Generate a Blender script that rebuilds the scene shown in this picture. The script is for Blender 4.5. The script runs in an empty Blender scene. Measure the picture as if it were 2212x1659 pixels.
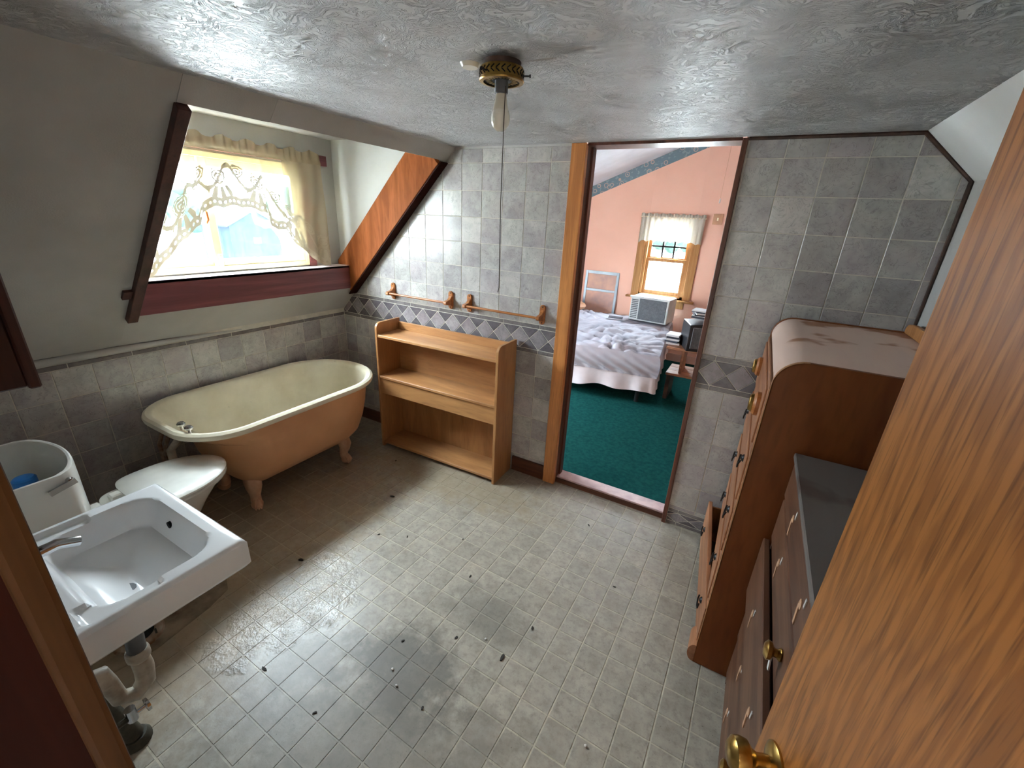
import bpy, bmesh, math, random
from mathutils import Vector, Matrix
random.seed(7)
SC = bpy.context.scene
COL = SC.collection
PI = math.pi

# ------------------------------------------------------------------ camera
cam = bpy.data.cameras.new('camera')
cam.sensor_width = 36.0
cam.lens = 922.13 / 2212 * 36
cam.clip_start = 0.01
co = bpy.data.objects.new('camera', cam)
COL.objects.link(co)
co.matrix_world = Matrix(((0.86914, -0.21749, 0.44418, 1.0506),
                          (0.49216, 0.29175, -0.82016, -2.4255),
                          (0.04878, 0.93144, 0.36061, 1.7307),
                          (0, 0, 0, 1)))
SC.camera = co

# ------------------------------------------------------------------ world, exposure
W = bpy.data.worlds.new('overcast_sky')
SC.world = W
W.use_nodes = True
bg = W.node_tree.nodes['Background']
bg.inputs[0].default_value = (0.84, 0.92, 1.0, 1)
# overcast sky: zenith three times as bright as the horizon
_n = W.node_tree.nodes
_tc = _n.new('ShaderNodeTexCoord')
_sx = _n.new('ShaderNodeSeparateXYZ')
_mr = _n.new('ShaderNodeMapRange')
_mr.inputs['From Min'].default_value = 0.0
_mr.inputs['From Max'].default_value = 1.0
_mr.inputs['To Min'].default_value = 10.0
_mr.inputs['To Max'].default_value = 30.0
W.node_tree.links.new(_tc.outputs['Generated'], _sx.inputs[0])
W.node_tree.links.new(_sx.outputs['Z'], _mr.inputs['Value'])
W.node_tree.links.new(_mr.outputs['Result'], bg.inputs[1])
SC.view_settings.view_transform = 'Standard'
SC.view_settings.look = 'None'
SC.view_settings.gamma = 1
SC.view_settings.use_curve_mapping = False
SC.view_settings.exposure = 2.56
SC.cycles.max_bounces = 7
SC.cycles.diffuse_bounces = 6
SC.cycles.glossy_bounces = 3
SC.cycles.transparent_max_bounces = 10
SC.cycles.use_adaptive_sampling = True
SC.cycles.adaptive_threshold = 0.05
SC.cycles.use_denoising = True
SC.cycles.sample_clamp_indirect = 8.0


def portal(name, loc, rot, sx, sy):
    l = bpy.data.lights.new(name, 'AREA')
    l.shape = 'RECTANGLE'
    l.size = sx
    l.size_y = sy
    l.cycles.is_portal = True
    o = bpy.data.objects.new(name, l)
    COL.objects.link(o)
    o.location = loc
    o.rotation_euler = rot
    return o


portal('dormer_window_portal', (-1.93, -0.87, 1.67), (0, -PI / 2, 0), 0.66, 1.08)
portal('bedroom_window_portal', (-0.02, 3.66, 1.36), (-PI / 2, 0, 0), 0.60, 1.00)
portal('added_side_window_portal', (-2.40, 0.85, 1.05), (0, -PI / 2, 0), 1.0, 0.95)  # samples sky through the added, unseen side window


# ------------------------------------------------------------------ materials
def S(r, g, b):
    f = lambda c: (c / 255 / 12.92) if c / 255 <= 0.04045 else ((c / 255 + 0.055) / 1.055) ** 2.4
    return (f(r), f(g), f(b), 1)


class NT:
    def __init__(s, name):
        s.m = bpy.data.materials.new(name)
        s.m.use_nodes = True
        s.t = s.m.node_tree
        s.b = s.t.nodes['Principled BSDF']
        s.out = s.t.nodes['Material Output']

    def n(s, typ, **kw):
        nd = s.t.nodes.new(typ)
        for k, v in kw.items():
            if k.startswith('i_'):
                key = k[2:]
                key = int(key) if key.isdigit() else key.replace('_', ' ')
                s.put(nd.inputs[key], v)
            else:
                setattr(nd, k, v)
        return nd

    def put(s, sock, v):
        if isinstance(v, bpy.types.NodeSocket):
            s.t.links.new(v, sock)
        else:
            sock.default_value = v

    def coord(s, kind='Object', scale=(1, 1, 1), rnd=True):
        tc = s.n('ShaderNodeTexCoord')
        v = tc.outputs[kind]
        if kind == 'Position':
            v = s.n('ShaderNodeNewGeometry').outputs['Position']
        mp = s.n('ShaderNodeMapping', i_Vector=v)
        mp.inputs['Scale'].default_value = scale
        if rnd:
            oi = s.n('ShaderNodeObjectInfo')
            cx = s.n('ShaderNodeCombineXYZ')
            for i in range(3):
                mm = s.n('ShaderNodeMath', operation='MULTIPLY', i_0=oi.outputs['Random'], i_1=(37.1, 91.7, 53.3)[i])
                s.put(cx.inputs[i], mm.outputs[0])
            s.put(mp.inputs['Location'], cx.outputs[0])
        return mp.outputs[0]

    def noise(s, vec, scale, detail=3, rough=.55, dist=0):
        return s.n('ShaderNodeTexNoise', i_Vector=vec, i_Scale=scale, i_Detail=detail, i_Roughness=rough, i_Distortion=dist).outputs['Fac']

    def ramp(s, fac, stops):
        r = s.n('ShaderNodeValToRGB', i_Fac=fac)
        el = r.color_ramp.elements
        while len(el) < len(stops):
            el.new(0.5)
        for e, (p, c) in zip(el, stops):
            e.position = p
            e.color = c if not isinstance(c, (int, float)) else (c, c, c, 1)
        return r.outputs['Color']

    def mix(s, fac, a, b, mode='MIX'):
        m = s.n('ShaderNodeMix', data_type='RGBA', blend_type=mode)
        s.put(m.inputs[0], fac)
        s.put(m.inputs[6], a)
        s.put(m.inputs[7], b)
        return m.outputs[2]

    def math(s, op, a, b=0.0, c=0.0, clamp=False):
        m = s.n('ShaderNodeMath', operation=op, use_clamp=clamp)
        s.put(m.inputs[0], a)
        s.put(m.inputs[1], b)
        s.put(m.inputs[2], c)
        return m.outputs[0]

    def bump(s, h, strength=.3, dist=.003):
        s.put(s.b.inputs['Normal'], s.n('ShaderNodeBump', i_Height=h, i_Strength=strength, i_Distance=dist).outputs[0])

    def fin(s, col, rough=.5, metal=0, spec=.5):
        s.put(s.b.inputs['Base Color'], col)
        s.put(s.b.inputs['Roughness'], rough)
        s.put(s.b.inputs['Metallic'], metal)
        s.put(s.b.inputs['Specular IOR Level'], spec)
        return s.m


def plain(name, c, rough=.5, c2=None, scale=6, metal=0, bump=0, bscale=60, spec=.5, rnd=True, detail=3):
    t = NT(name)
    v = t.coord('Object', rnd=rnd)
    c2 = c2 or tuple(x * .82 for x in c[:3]) + (1,)
    f = t.ramp(t.noise(v, scale, detail), [(.35, 0), (.68, 1)])
    col = t.mix(f, c, c2)
    if bump:
        t.bump(t.noise(v, bscale, 1), bump, .002)
    return t.fin(col, rough, metal, spec)


def wood(name, c1, c2, axis='z', freq=26, rough=.4, dark=None, knots=False, stretch=.05, bump=.08, spec=.5):
    t = NT(name)
    sc = [1, 1, 1]
    sc['xyz'.index(axis)] = stretch
    v = t.coord('Object', scale=sc)
    base = t.noise(v, freq, 3, .6, .6)
    fine = t.noise(v, freq * 6, 1, .6)
    f = t.ramp(base, [(.32, 0), (.62, 1)])
    col = t.mix(f, c1, c2)
    col = t.mix(t.math('MULTIPLY', t.ramp(fine, [(.5, 0), (.75, 1)]), .35), col, dark or tuple(x * .6 for x in c2[:3]) + (1,))
    if knots:
        k = t.n('ShaderNodeTexVoronoi', i_Vector=t.coord('Object', scale=(3, 2.2, 3)), i_Scale=1.6).outputs['Distance']
        col = t.mix(t.ramp(k, [(.05, 1), (.11, 0)]), col, tuple(x * .25 for x in c2[:3]) + (1,))
    t.bump(fine, bump, .001)
    return t.fin(col, rough, 0, spec)


def oak(name, c1, c2):
    t = NT(name)
    v = t.coord('Object', scale=(1, 1, .16), rnd=False)
    warp = t.noise(v, 3.2, 2, .5)
    wv = t.n('ShaderNodeTexWave', wave_type='BANDS', bands_direction='X', i_Vector=v, i_Scale=13.0, i_Distortion=14.0, i_Detail=4.0, i_Detail_Scale=1.4).outputs['Fac']
    v2 = t.coord('Object', scale=(1, 1, .035), rnd=False)
    pores = t.noise(v2, 210, 2, .6)
    f = t.ramp(wv, [(.2, 0), (.85, 1)])
    col = t.mix(t.math('MULTIPLY', f, .65), c1, c2)
    col = t.mix(t.math('MULTIPLY', t.ramp(pores, [(.5, 0), (.66, 1)]), .75), col, tuple(x * .5 for x in c2[:3]) + (1,))
    col = t.mix(t.math('MULTIPLY', warp, .35), col, tuple(x * .7 for x in c1[:3]) + (1,))
    t.bump(pores, .06, .001)
    return t.fin(col, .36)


def tile_mat(name, c1, c2, c3, rough=.22):
    t = NT(name)
    v = t.coord('Object')
    a = t.ramp(t.noise(v, 9, 3, .65, .4), [(.36, 0), (.64, 1)])
    col = t.mix(a, c1, c2)
    col = t.mix(t.math('MULTIPLY', t.ramp(t.noise(v, 40, 2, .7), [(.5, 0), (.75, 1)]), .35), col, tuple(x * .6 for x in c2[:3]) + (1,))
    b = t.ramp(t.noise(v, 5.5, 1, .5), [(.45, 0), (.75, 1)])
    col = t.mix(t.math('MULTIPLY', b, .55), col, c3)
    vein = t.noise(v, 14, 3, .7, 1.2)
    vm = t.ramp(vein, [(.485, 0), (.5, 1), (.515, 0)])
    col = t.mix(t.math('MULTIPLY', vm, .5), col, tuple(x * .45 for x in c2[:3]) + (1,))
    oi = t.n('ShaderNodeObjectInfo').outputs['Random']
    hs = t.n('ShaderNodeHueSaturation', i_Color=col, i_Value=t.math('MULTIPLY_ADD', oi, .22, .89))
    t.bump(t.noise(v, 24, 2, .6), .25, .0015)
    return t.fin(hs.outputs[0], rough)


MT = {}
MT['tile_l'] = tile_mat('wall_tile_light', S(188, 186, 180), S(166, 163, 159), S(180, 170, 168))
MT['tile_d'] = tile_mat('wall_tile_dark', S(181, 177, 174), S(158, 153, 152), S(169, 157, 158))
MT['diamond'] = tile_mat('border_diamond', S(152, 145, 146), S(128, 121, 124), S(140, 126, 130))
MT['border'] = tile_mat('border_triangle', S(112, 107, 109), S(92, 87, 91), S(100, 92, 97))
MT['strip'] = tile_mat('border_strip', S(130, 124, 122), S(106, 101, 100), S(116, 108, 108))
MT['grout'] = plain('wall_grout', S(206, 200, 186), .7, scale=20)
MT['plaster'] = plain('sloped_wall_paint', S(184, 182, 178), .75, S(170, 167, 161), scale=2.5, bump=.25, bscale=170)
MT['plaster_w'] = plain('dormer_white_paint', S(174, 173, 167), .6, S(164, 162, 155), scale=3, bump=.1, bscale=120)
MT['slope_paint_lit'] = plain('right_slope_lit_paint', S(218, 219, 216), .7, S(206, 206, 202), scale=2.5, bump=.25, bscale=170)  # lighter copy of the slope paint, direct window light put into the colour
MT['pink'] = plain('pink_wall_paint', S(226, 181, 160), .7, S(220, 173, 152), scale=2, bump=.1, bscale=120)
MT['white_ceil'] = plain('bedroom_ceiling_paint', S(214, 220, 230), .7, scale=3)
MT['hall'] = plain('hall_paint', S(150, 140, 128), .8)


def ceiling_mat():
    t = NT('textured_gloss_ceiling')
    v = t.coord('Object', rnd=False)
    n1 = t.noise(v, 5, 3, .6)
    vv = t.n('ShaderNodeVectorMath', operation='MULTIPLY_ADD')
    nc = t.n('ShaderNodeTexNoise', i_Vector=v, i_Scale=7.0, i_Detail=2.0).outputs['Color']
    t.put(vv.inputs[0], nc)
    vv.inputs[1].default_value = (.35, .35, .35)
    t.put(vv.inputs[2], v)
    mp = t.n('ShaderNodeMapping', i_Vector=vv.outputs[0])
    mp.inputs['Scale'].default_value = (1, 2.2, 1)
    ridges = t.noise(mp.outputs[0], 21, 4, .65, .5)
    r = t.ramp(ridges, [(.44, 0), (.5, 1), (.56, 0)])
    mask = t.ramp(t.noise(v, 3.5, 2), [(.35, .3), (.6, 1)])
    h = t.math('ADD', t.math('MULTIPLY', r, mask), t.math('MULTIPLY', t.noise(v, 90, 2), .12))
    t.bump(h, .9, .009)
    col = t.mix(t.ramp(n1, [(.3, 0), (.7, 1)]), S(206, 207, 208), S(192, 192, 192))
    # soot above the lamp and a tan smear beside it
    def blot(x, y, rx, ry, c, amt):
        d = t.n('ShaderNodeVectorMath', operation='SUBTRACT', i_0=v)
        d.inputs[1].default_value = (x, y, 0)
        q = t.n('ShaderNodeVectorMath', operation='MULTIPLY', i_0=d.outputs[0])
        q.inputs[1].default_value = (1 / rx, 1 / ry, 0)
        ln = t.n('ShaderNodeVectorMath', operation='LENGTH', i_0=q.outputs[0]).outputs['Value']
        e = t.math('ADD', ln, t.math('MULTIPLY_ADD', t.noise(v, 24, 3), .6, -.3))
        return t.mix(t.math('MULTIPLY', t.ramp(e, [(.3, 1), (1.0, 0)]), amt), col, c)
    col = blot(.345, -1.275, .10, .075, S(58, 50, 42), .85)
    col = blot(.435, -1.215, .055, .010, S(128, 112, 92), .6)
    rr = t.math('MULTIPLY_ADD', n1, .25, .34)
    return t.fin(col, rr, 0, .35)


MT['ceiling'] = ceiling_mat()


def floor_mat(name, base, dark, grout=False):
    t = NT(name)
    p = t.n('ShaderNodeNewGeometry').outputs['Position']
    v = t.coord('Object') if not grout else p
    col = t.mix(t.ramp(t.noise(v, 16, 3, .65), [(.3, 0), (.7, 1)]), base, dark)
    if not grout:
        oi = t.n('ShaderNodeObjectInfo').outputs['Random']
        col = t.n('ShaderNodeHueSaturation', i_Color=col, i_Value=t.math('MULTIPLY_ADD', oi, .14, .93)).outputs[0]

    shared = t.math('MULTIPLY_ADD', t.noise(p, 8, 4, .68), 1.7, -.85)

    def spot(x, y, rx, ry, lo=.55, soft=.5, sc=7, amt=.5):
        d = t.n('ShaderNodeVectorMath', operation='SUBTRACT', i_0=p)
        d.inputs[1].default_value = (x, y, 0)
        q = t.n('ShaderNodeVectorMath', operation='MULTIPLY', i_0=d.outputs[0])
        q.inputs[1].default_value = (1 / rx, 1 / ry, 0)
        ln = t.n('ShaderNodeVectorMath', operation='LENGTH', i_0=q.outputs[0]).outputs['Value']
        e = t.math('ADD', ln, shared)
        return t.math('MULTIPLY', t.ramp(e, [(lo, 1), (lo + soft, 0)]), amt)

    col = t.mix(t.math('MULTIPLY', t.ramp(t.noise(p, 38, 3, .75), [(.48, 0), (.72, 1)]), .55), col, tuple(x * .55 for x in dark[:3]) + (1,))
    # yellow-brown ageing under the tub, toilet and sink
    col = t.mix(spot(-1.15, -1.35, .75, .95, .5, .5, 3, .42), col, S(172, 146, 108))
    col = t.mix(spot(-.75, -1.95, .55, .5, .5, .5, 4, .6), col, S(152, 128, 98))
    col = t.mix(spot(-.6, -.35, 1.0, .3, .5, .6, 3, .45), col, S(150, 130, 98))
    # grey grime patches in the walked area, then a painted dim near end
    col = t.mix(spot(.15, -1.55, .34, .26, .45, .45, 14, .7), col, S(92, 88, 81))
    col = t.mix(spot(-.25, -1.75, .32, .24, .45, .45, 15, .55), col, S(104, 94, 80))
    col = t.mix(spot(.3, -1.15, .30, .22, .4, .45, 15, .45), col, S(100, 96, 89))
    col = t.mix(spot(.35, -1.95, .95, .5, .5, .7, 3, .6), col, S(110, 104, 95))  # weaker light and vignette at the near floor, painted as a broad darkening
    worn = spot(-.55, -1.55, .30, .38, .45, .5, 8, 1.0)
    col = t.mix(t.math('MULTIPLY', worn, .35), col, S(150, 142, 130))
    specks = t.ramp(t.noise(p, 140, 2, .5), [(.70, 0), (.73, 1)])
    col = t.mix(t.math('MULTIPLY', specks, .6), col, S(58, 50, 42))
    h = t.math('MULTIPLY', t.noise(p, 45, 3, .75), t.math('MULTIPLY_ADD', worn, 1.6, .15))
    t.bump(h, .6, .005)
    rough = t.math('MULTIPLY_ADD', t.noise(p, 5, 2), .2, .27)
    rough = t.math('ADD', rough, t.math('MULTIPLY', worn, -.10))
    return t.fin(col, rough)


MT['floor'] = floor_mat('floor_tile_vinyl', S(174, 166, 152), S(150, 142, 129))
MT['floor_grout'] = floor_mat('floor_grout_line', S(192, 184, 166), S(180, 171, 152), True)

MT['cedar'] = wood('stained_orange_board', S(152, 88, 48), S(126, 68, 34), 'z', 18, .5, stretch=.12, spec=.04)
MT['redwood'] = wood('red_stained_board', S(134, 78, 78), S(104, 56, 60), 'y', 20, .35, knots=True)
MT['jamb_dark'] = wood('near_black_red_jamb', S(52, 22, 14), S(36, 13, 8), 'z', 20, .6, spec=.05)
MT['honey'] = wood('honey_window_wood', S(176, 132, 84), S(150, 106, 64), 'z', 26, .45, spec=.2)
MT['darkred'] = wood('dark_red_board', S(92, 52, 44), S(62, 32, 30), 'z', 20, .45)
MT['post'] = wood('pine_post_stain', S(212, 142, 80), S(180, 114, 62), 'z', 30, .35)
MT['jamb'] = wood('dark_stained_jamb', S(112, 66, 46), S(76, 42, 32), 'z', 30, .4)
MT['base'] = wood('stained_baseboard', S(112, 66, 42), S(78, 42, 28), 'x', 30, .4)
MT['shelf'] = wood('birch_ply_stain', S(184, 134, 84), S(160, 110, 66), 'z', 10, .42, stretch=.15)
MT['shelf_x'] = wood('birch_ply_stain_long', S(188, 138, 88), S(164, 114, 70), 'x', 10, .42, stretch=.15)
MT['towel'] = wood('towel_bar_wood', S(182, 116, 62), S(150, 88, 42), 'x', 40, .35)
MT['chest_side'] = wood('chest_side_veneer', S(134, 76, 34), S(114, 60, 26), 'z', 8, .45, stretch=.2, spec=.25)
MT['chest_front'] = wood('chest_drawer_pine', S(176, 122, 86), S(144, 92, 60), 'y', 22, .4, stretch=.08)
MT['chest_edge'] = wood('chest_edge_band', S(190, 134, 80), S(160, 104, 58), 'z', 20, .45)
MT['dresser'] = wood('walnut_dresser_front', S(116, 80, 58), S(84, 54, 40), 'y', 18, .4, stretch=.08, spec=.3)
MT['dresser_d'] = wood('dresser_carcass', S(84, 58, 44), S(60, 40, 32), 'y', 18, .5)
MT['oak'] = oak('oak_veneer_door', S(168, 108, 52), S(126, 74, 30))
MT['casing'] = wood('brown_door_casing', S(80, 52, 28), S(60, 37, 18), 'z', 24, .6, spec=.08)
MT['cabinet'] = wood('dark_cabinet', S(82, 42, 32), S(58, 28, 22), 'z', 20, .45)


def dusty(name, c1, c2, dust, amt=.8):
    t = NT(name)
    v = t.coord('Object', rnd=False)
    g = t.noise(t.coord('Object', scale=(1, .08, 1), rnd=False), 22, 3)
    col = t.mix(t.ramp(g, [(.35, 0), (.65, 1)]), c1, c2)
    d = t.ramp(t.noise(v, 4.2, 3, .5), [(.36, 0), (.42, 1)])
    col = t.mix(t.math('MULTIPLY', d, amt), col, dust)
    return t.fin(col, .6)


MT['dust_top'] = dusty('dusty_chest_top', S(176, 126, 92), S(156, 106, 76), S(226, 200, 186), .75)
MT['dust_dark'] = dusty('dusty_dresser_top', S(92, 76, 66), S(74, 60, 52), S(112, 104, 98), .7)
MT['brass'] = plain('aged_brass', S(196, 160, 92), .28, S(150, 116, 60), scale=30, metal=1)
MT['iron'] = plain('dark_iron', S(52, 50, 50), .4, metal=.8)
MT['chrome'] = plain('chrome', S(214, 214, 216), .12, S(190, 190, 194), metal=1)
MT['black'] = plain('black_plastic', S(30, 32, 36), .45)
MT['porcelain'] = plain('white_porcelain', S(232, 232, 232), .14, S(222, 222, 222), scale=2, rnd=False)
MT['toilet'] = plain('toilet_porcelain', S(222, 221, 214), .16, S(210, 208, 200), scale=2, rnd=False)
MT['seat'] = plain('toilet_seat_plastic', S(228, 226, 218), .22)


def enamel():
    t = NT('stained_cream_enamel')
    v = t.coord('Object', rnd=False)
    col = t.mix(t.ramp(t.noise(v, 3.5, 5, .6), [(.35, 0), (.7, 1)]), S(226, 218, 196), S(204, 194, 168))
    dirt = t.ramp(t.noise(v, 16, 6, .75), [(.66, 0), (.72, 1)])
    zone = t.ramp(t.noise(v, 2.3, 1), [(.45, 0), (.6, 1)])
    col = t.mix(t.math('MULTIPLY', t.math('MULTIPLY', dirt, zone), .7), col, S(96, 74, 52))
    return t.fin(col, .3)


MT['enamel'] = enamel()
MT['peach'] = plain('peach_painted_iron', S(230, 178, 132), .5, S(216, 160, 114), scale=3, bump=.1)
MT['foot'] = plain('peach_cast_foot', S(204, 164, 132), .5, S(180, 138, 106), scale=14, bump=.2)
MT['pvc_grey'] = plain('grey_pipe', S(92, 94, 98), .4)
MT['pvc_white'] = plain('dirty_white_trap', S(206, 198, 182), .45, S(150, 136, 116), scale=16)
MT['galv'] = plain('corroded_pipe', S(78, 74, 60), .7, S(52, 48, 38), scale=30, bump=.4)
MT['rust'] = plain('rusted_flange', S(120, 84, 52), .8, S(176, 160, 140), scale=22, bump=.5)
MT['hole'] = plain('dark_hole', S(14, 13, 12), .9)
MT['subfloor'] = plain('bare_stained_subfloor', S(150, 132, 108), .8, S(84, 64, 46), scale=9, bump=.4, bscale=30, detail=6)
MT['blue'] = plain('blue_plastic', S(40, 120, 200), .35)
MT['cream_al'] = plain('cream_window_frame', S(232, 222, 186), .4, S(214, 202, 166))
MT['sill'] = plain('sheen_white_sill', S(210, 204, 204), .3, S(188, 176, 178), scale=4)  # pale colour stands in for sky sheen on a purple-brown board
MT['carpet'] = plain('green_carpet', S(28, 77, 73), .95, S(22, 63, 61), scale=40, bump=.6, bscale=300, spec=0)
MT['marblesill'] = plain('pink_marble_threshold', S(206, 176, 172), .35, S(176, 146, 146), scale=14, detail=7)
MT['sheet'] = plain('white_bed_sheet', S(172, 173, 182), .85, S(160, 161, 172), scale=3)
MT['boxspring'] = plain('boxspring_cloth', S(208, 204, 208), .9, S(194, 190, 196))
MT['ac'] = plain('ac_case', S(198, 206, 204), .5, S(182, 190, 190))
MT['ac_grille'] = plain('ac_grille', S(96, 102, 106), .7, S(78, 84, 88), scale=60)
MT['alu'] = plain('grey_aluminium', S(150, 168, 178), .4, S(134, 150, 160), metal=.3)
MT['mesh'] = plain('screen_film', S(206, 164, 142), .6, S(168, 142, 136), scale=5)
MT['paper'] = plain('paper', S(206, 208, 210), .8)
MT['bookd'] = plain('dark_book', S(58, 62, 74), .6)
MT['bench'] = wood('bench_board', S(176, 126, 92), S(140, 94, 66), 'x', 20, .45)
MT['almond'] = plain('almond_plate', S(196, 152, 118), .5)
MT['bulb'] = plain('white_bulb_plastic', S(214, 206, 188), .3)
MT['bulb_glass'] = plain('frosted_bulb', S(232, 228, 214), .12)
MT['cord'] = plain('cord', S(70, 62, 54), .8)
MT['grass'] = plain('pale_gravel_ground', S(186, 184, 180), .9, S(170, 168, 164), scale=.3, rnd=False)
MT['barn'] = wood('dark_barn_boards', S(26, 34, 42), S(20, 28, 36), 'z', 4, .8, spec=0)
MT['roofing'] = plain('dark_roofing', S(34, 40, 48), .8, spec=0)
MT['leafy'] = plain('tree_leaves', S(26, 44, 36), .9, S(16, 34, 28), scale=1.5, bump=1, bscale=8, spec=0)
MT['bark'] = plain('tree_bark', S(90, 78, 66), .9)
MT['debris'] = plain('dark_crumb', S(44, 38, 32), .8)
MT['chip'] = plain('white_chip', S(214, 210, 204), .7)
MT['skirt'] = plain('pink_skirting', S(206, 170, 156), .6)


def glass_mat():
    t = NT('hazy_window_glass')
    tr = t.n('ShaderNodeBsdfTransparent')
    tr.inputs[0].default_value = (.93, .97, .98, 1)
    gl = t.n('ShaderNodeBsdfGlossy')
    gl.inputs['Roughness'].default_value = .05
    tl = t.n('ShaderNodeBsdfTranslucent')
    tl.inputs[0].default_value = (.85, .9, .92, 1)
    v = t.coord('Object')
    m0 = t.n('ShaderNodeMixShader')
    t.put(m0.inputs[0], t.math('MULTIPLY_ADD', t.noise(v, 6, 4), .005, .001))
    t.put(m0.inputs[1], tr.outputs[0])
    t.put(m0.inputs[2], tl.outputs[0])
    m = t.n('ShaderNodeMixShader')
    m.inputs[0].default_value = .06
    t.put(m.inputs[1], m0.outputs[0])
    t.put(m.inputs[2], gl.outputs[0])
    t.put(t.out.inputs[0], m.outputs[0])
    return t.m


MT['glass'] = glass_mat()


def lace_mat(name, c, sheer=.5, lace=True, height=.3, trans=.018):
    t = NT(name)
    uv = t.n('ShaderNodeTexCoord').outputs['UV']
    sp = t.n('ShaderNodeSeparateXYZ', i_0=uv)
    d = t.n('ShaderNodeBsdfDiffuse')
    d.inputs[0].default_value = c
    tl = t.n('ShaderNodeBsdfTranslucent')
    tl.inputs[0].default_value = tuple(x * trans for x in c[:3]) + (1,)
    cloth = t.n('ShaderNodeMixShader')
    cloth.inputs[0].default_value = .55
    t.put(cloth.inputs[1], d.outputs[0])  # dense cotton: little light passes
    t.put(cloth.inputs[2], tl.outputs[0])
    tr = t.n('ShaderNodeBsdfTransparent')
    mx = t.n('ShaderNodeMixShader')
    if lace:
        U_, V_ = sp.outputs['X'], sp.outputs['Y']
        mt = t.math

        def band(x, c, w):          # 1 where |x - c| < w
            return mt('LESS_THAN', mt('ABSOLUTE', mt('SUBTRACT', x, c)), w)

        P = .2244                   # two scallops
        loc = mt('MULTIPLY_ADD', mt('FRACT', mt('DIVIDE', U_, P)), P, -P / 2)
        wob = mt('MULTIPLY_ADD', t.noise(uv, 60, 2), .022, -.011)
        # rose: wobbly rings
        dr_ = mt('SQRT', mt('ADD', mt('POWER', loc, 2), mt('POWER', mt('SUBTRACT', V_, .165), 2)))
        dr_ = mt('ADD', dr_, wob)
        rose = mt('MULTIPLY', mt('GREATER_THAN', mt('SINE', mt('MULTIPLY', dr_, 430)), -.45), mt('LESS_THAN', dr_, .047))
        # second flower between the roses
        loc2 = mt('MULTIPLY_ADD', mt('FRACT', mt('ADD', mt('DIVIDE', U_, P), .5)), P, -P / 2)
        d2_ = mt('ADD', mt('SQRT', mt('ADD', mt('POWER', loc2, 2), mt('POWER', mt('SUBTRACT', V_, .20), 2))), wob)
        fl2 = mt('MULTIPLY', mt('GREATER_THAN', mt('SINE', mt('MULTIPLY', d2_, 470)), -.4), mt('LESS_THAN', d2_, .038))
        # fan of drops under the rose
        ang = mt('ARCTAN2', loc, mt('SUBTRACT', .17, V_))
        fan = mt('MULTIPLY', mt('GREATER_THAN', mt('SINE', mt('MULTIPLY', ang, 15.0)), -.3), mt('MULTIPLY', mt('LESS_THAN', V_, .112), mt('GREATER_THAN', V_, .05)))
        fan = mt('MULTIPLY', fan, mt('LESS_THAN', mt('ABSOLUTE', loc), .07))
        # vine
        vine = band(mt('ADD', mt('MULTIPLY', mt('SINE', mt('MULTIPLY', U_, 2 * PI / P)), .06), mt('ADD', V_, wob)), .16, .012)
        # hem: edge line, eyelets, second line
        cell = .02805
        eu = mt('MULTIPLY_ADD', mt('FRACT', mt('DIVIDE', U_, cell)), cell, -cell / 2)
        de = mt('SQRT', mt('ADD', mt('POWER', eu, 2), mt('POWER', mt('SUBTRACT', V_, .026), 2)))
        eye = mt('MULTIPLY', mt('GREATER_THAN', de, .0072), mt('LESS_THAN', V_, .045))
        line = mt('MAXIMUM', band(V_, .0, .007), band(V_, .047, .006))
        a = rose
        for q in (fl2, fan, vine, eye, line):
            a = mt('MAXIMUM', a, q)
        net = mt('MULTIPLY_ADD', t.ramp(V_, [(.19, 0), (.34, 1)]), sheer, .10)
        gather = t.ramp(U_, [(.93, 0), (1.0, 1)])
        net = mt('MAXIMUM', net, mt('MULTIPLY', gather, .86))
        a = mt('MAXIMUM', mt('MULTIPLY', a, .996), net, clamp=True)
        t.put(mx.inputs[0], a)
    else:
        mx.inputs[0].default_value = sheer
    t.put(mx.inputs[1], tr.outputs[0])
    t.put(mx.inputs[2], cloth.outputs[0])
    t.put(t.out.inputs[0], mx.outputs[0])
    return t.m


MT['lace'] = lace_mat('cream_lace', S(244, 228, 194), .38)
MT['lace_head'] = lace_mat('cream_lace_heading', S(238, 220, 182), .85, False)
MT['sheer'] = lace_mat('cream_sheer', S(248, 244, 228), .90, False, trans=.2)


def border_paper():
    t = NT('blue_floral_border_paper')
    v = t.coord('Object', rnd=False)
    vo = t.n('ShaderNodeTexVoronoi', i_Vector=v, i_Scale=11.0)
    d = vo.outputs['Distance']
    r = t.ramp(t.math('SINE', t.math('MULTIPLY', d, 26)), [(.5, 0), (.7, 1)])
    m = t.math('MULTIPLY', r, t.ramp(d, [(.3, 1), (.36, 0)]))
    leaf = t.ramp(t.noise(v, 26, 2), [(.56, 0), (.6, 1)])
    col = t.mix(t.math('MULTIPLY', leaf, .6), S(104, 126, 136), S(140, 160, 164))
    col = t.mix(m, col, S(196, 164, 150))
    return t.fin(col, .7)


MT['border_paper'] = border_paper()


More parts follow.
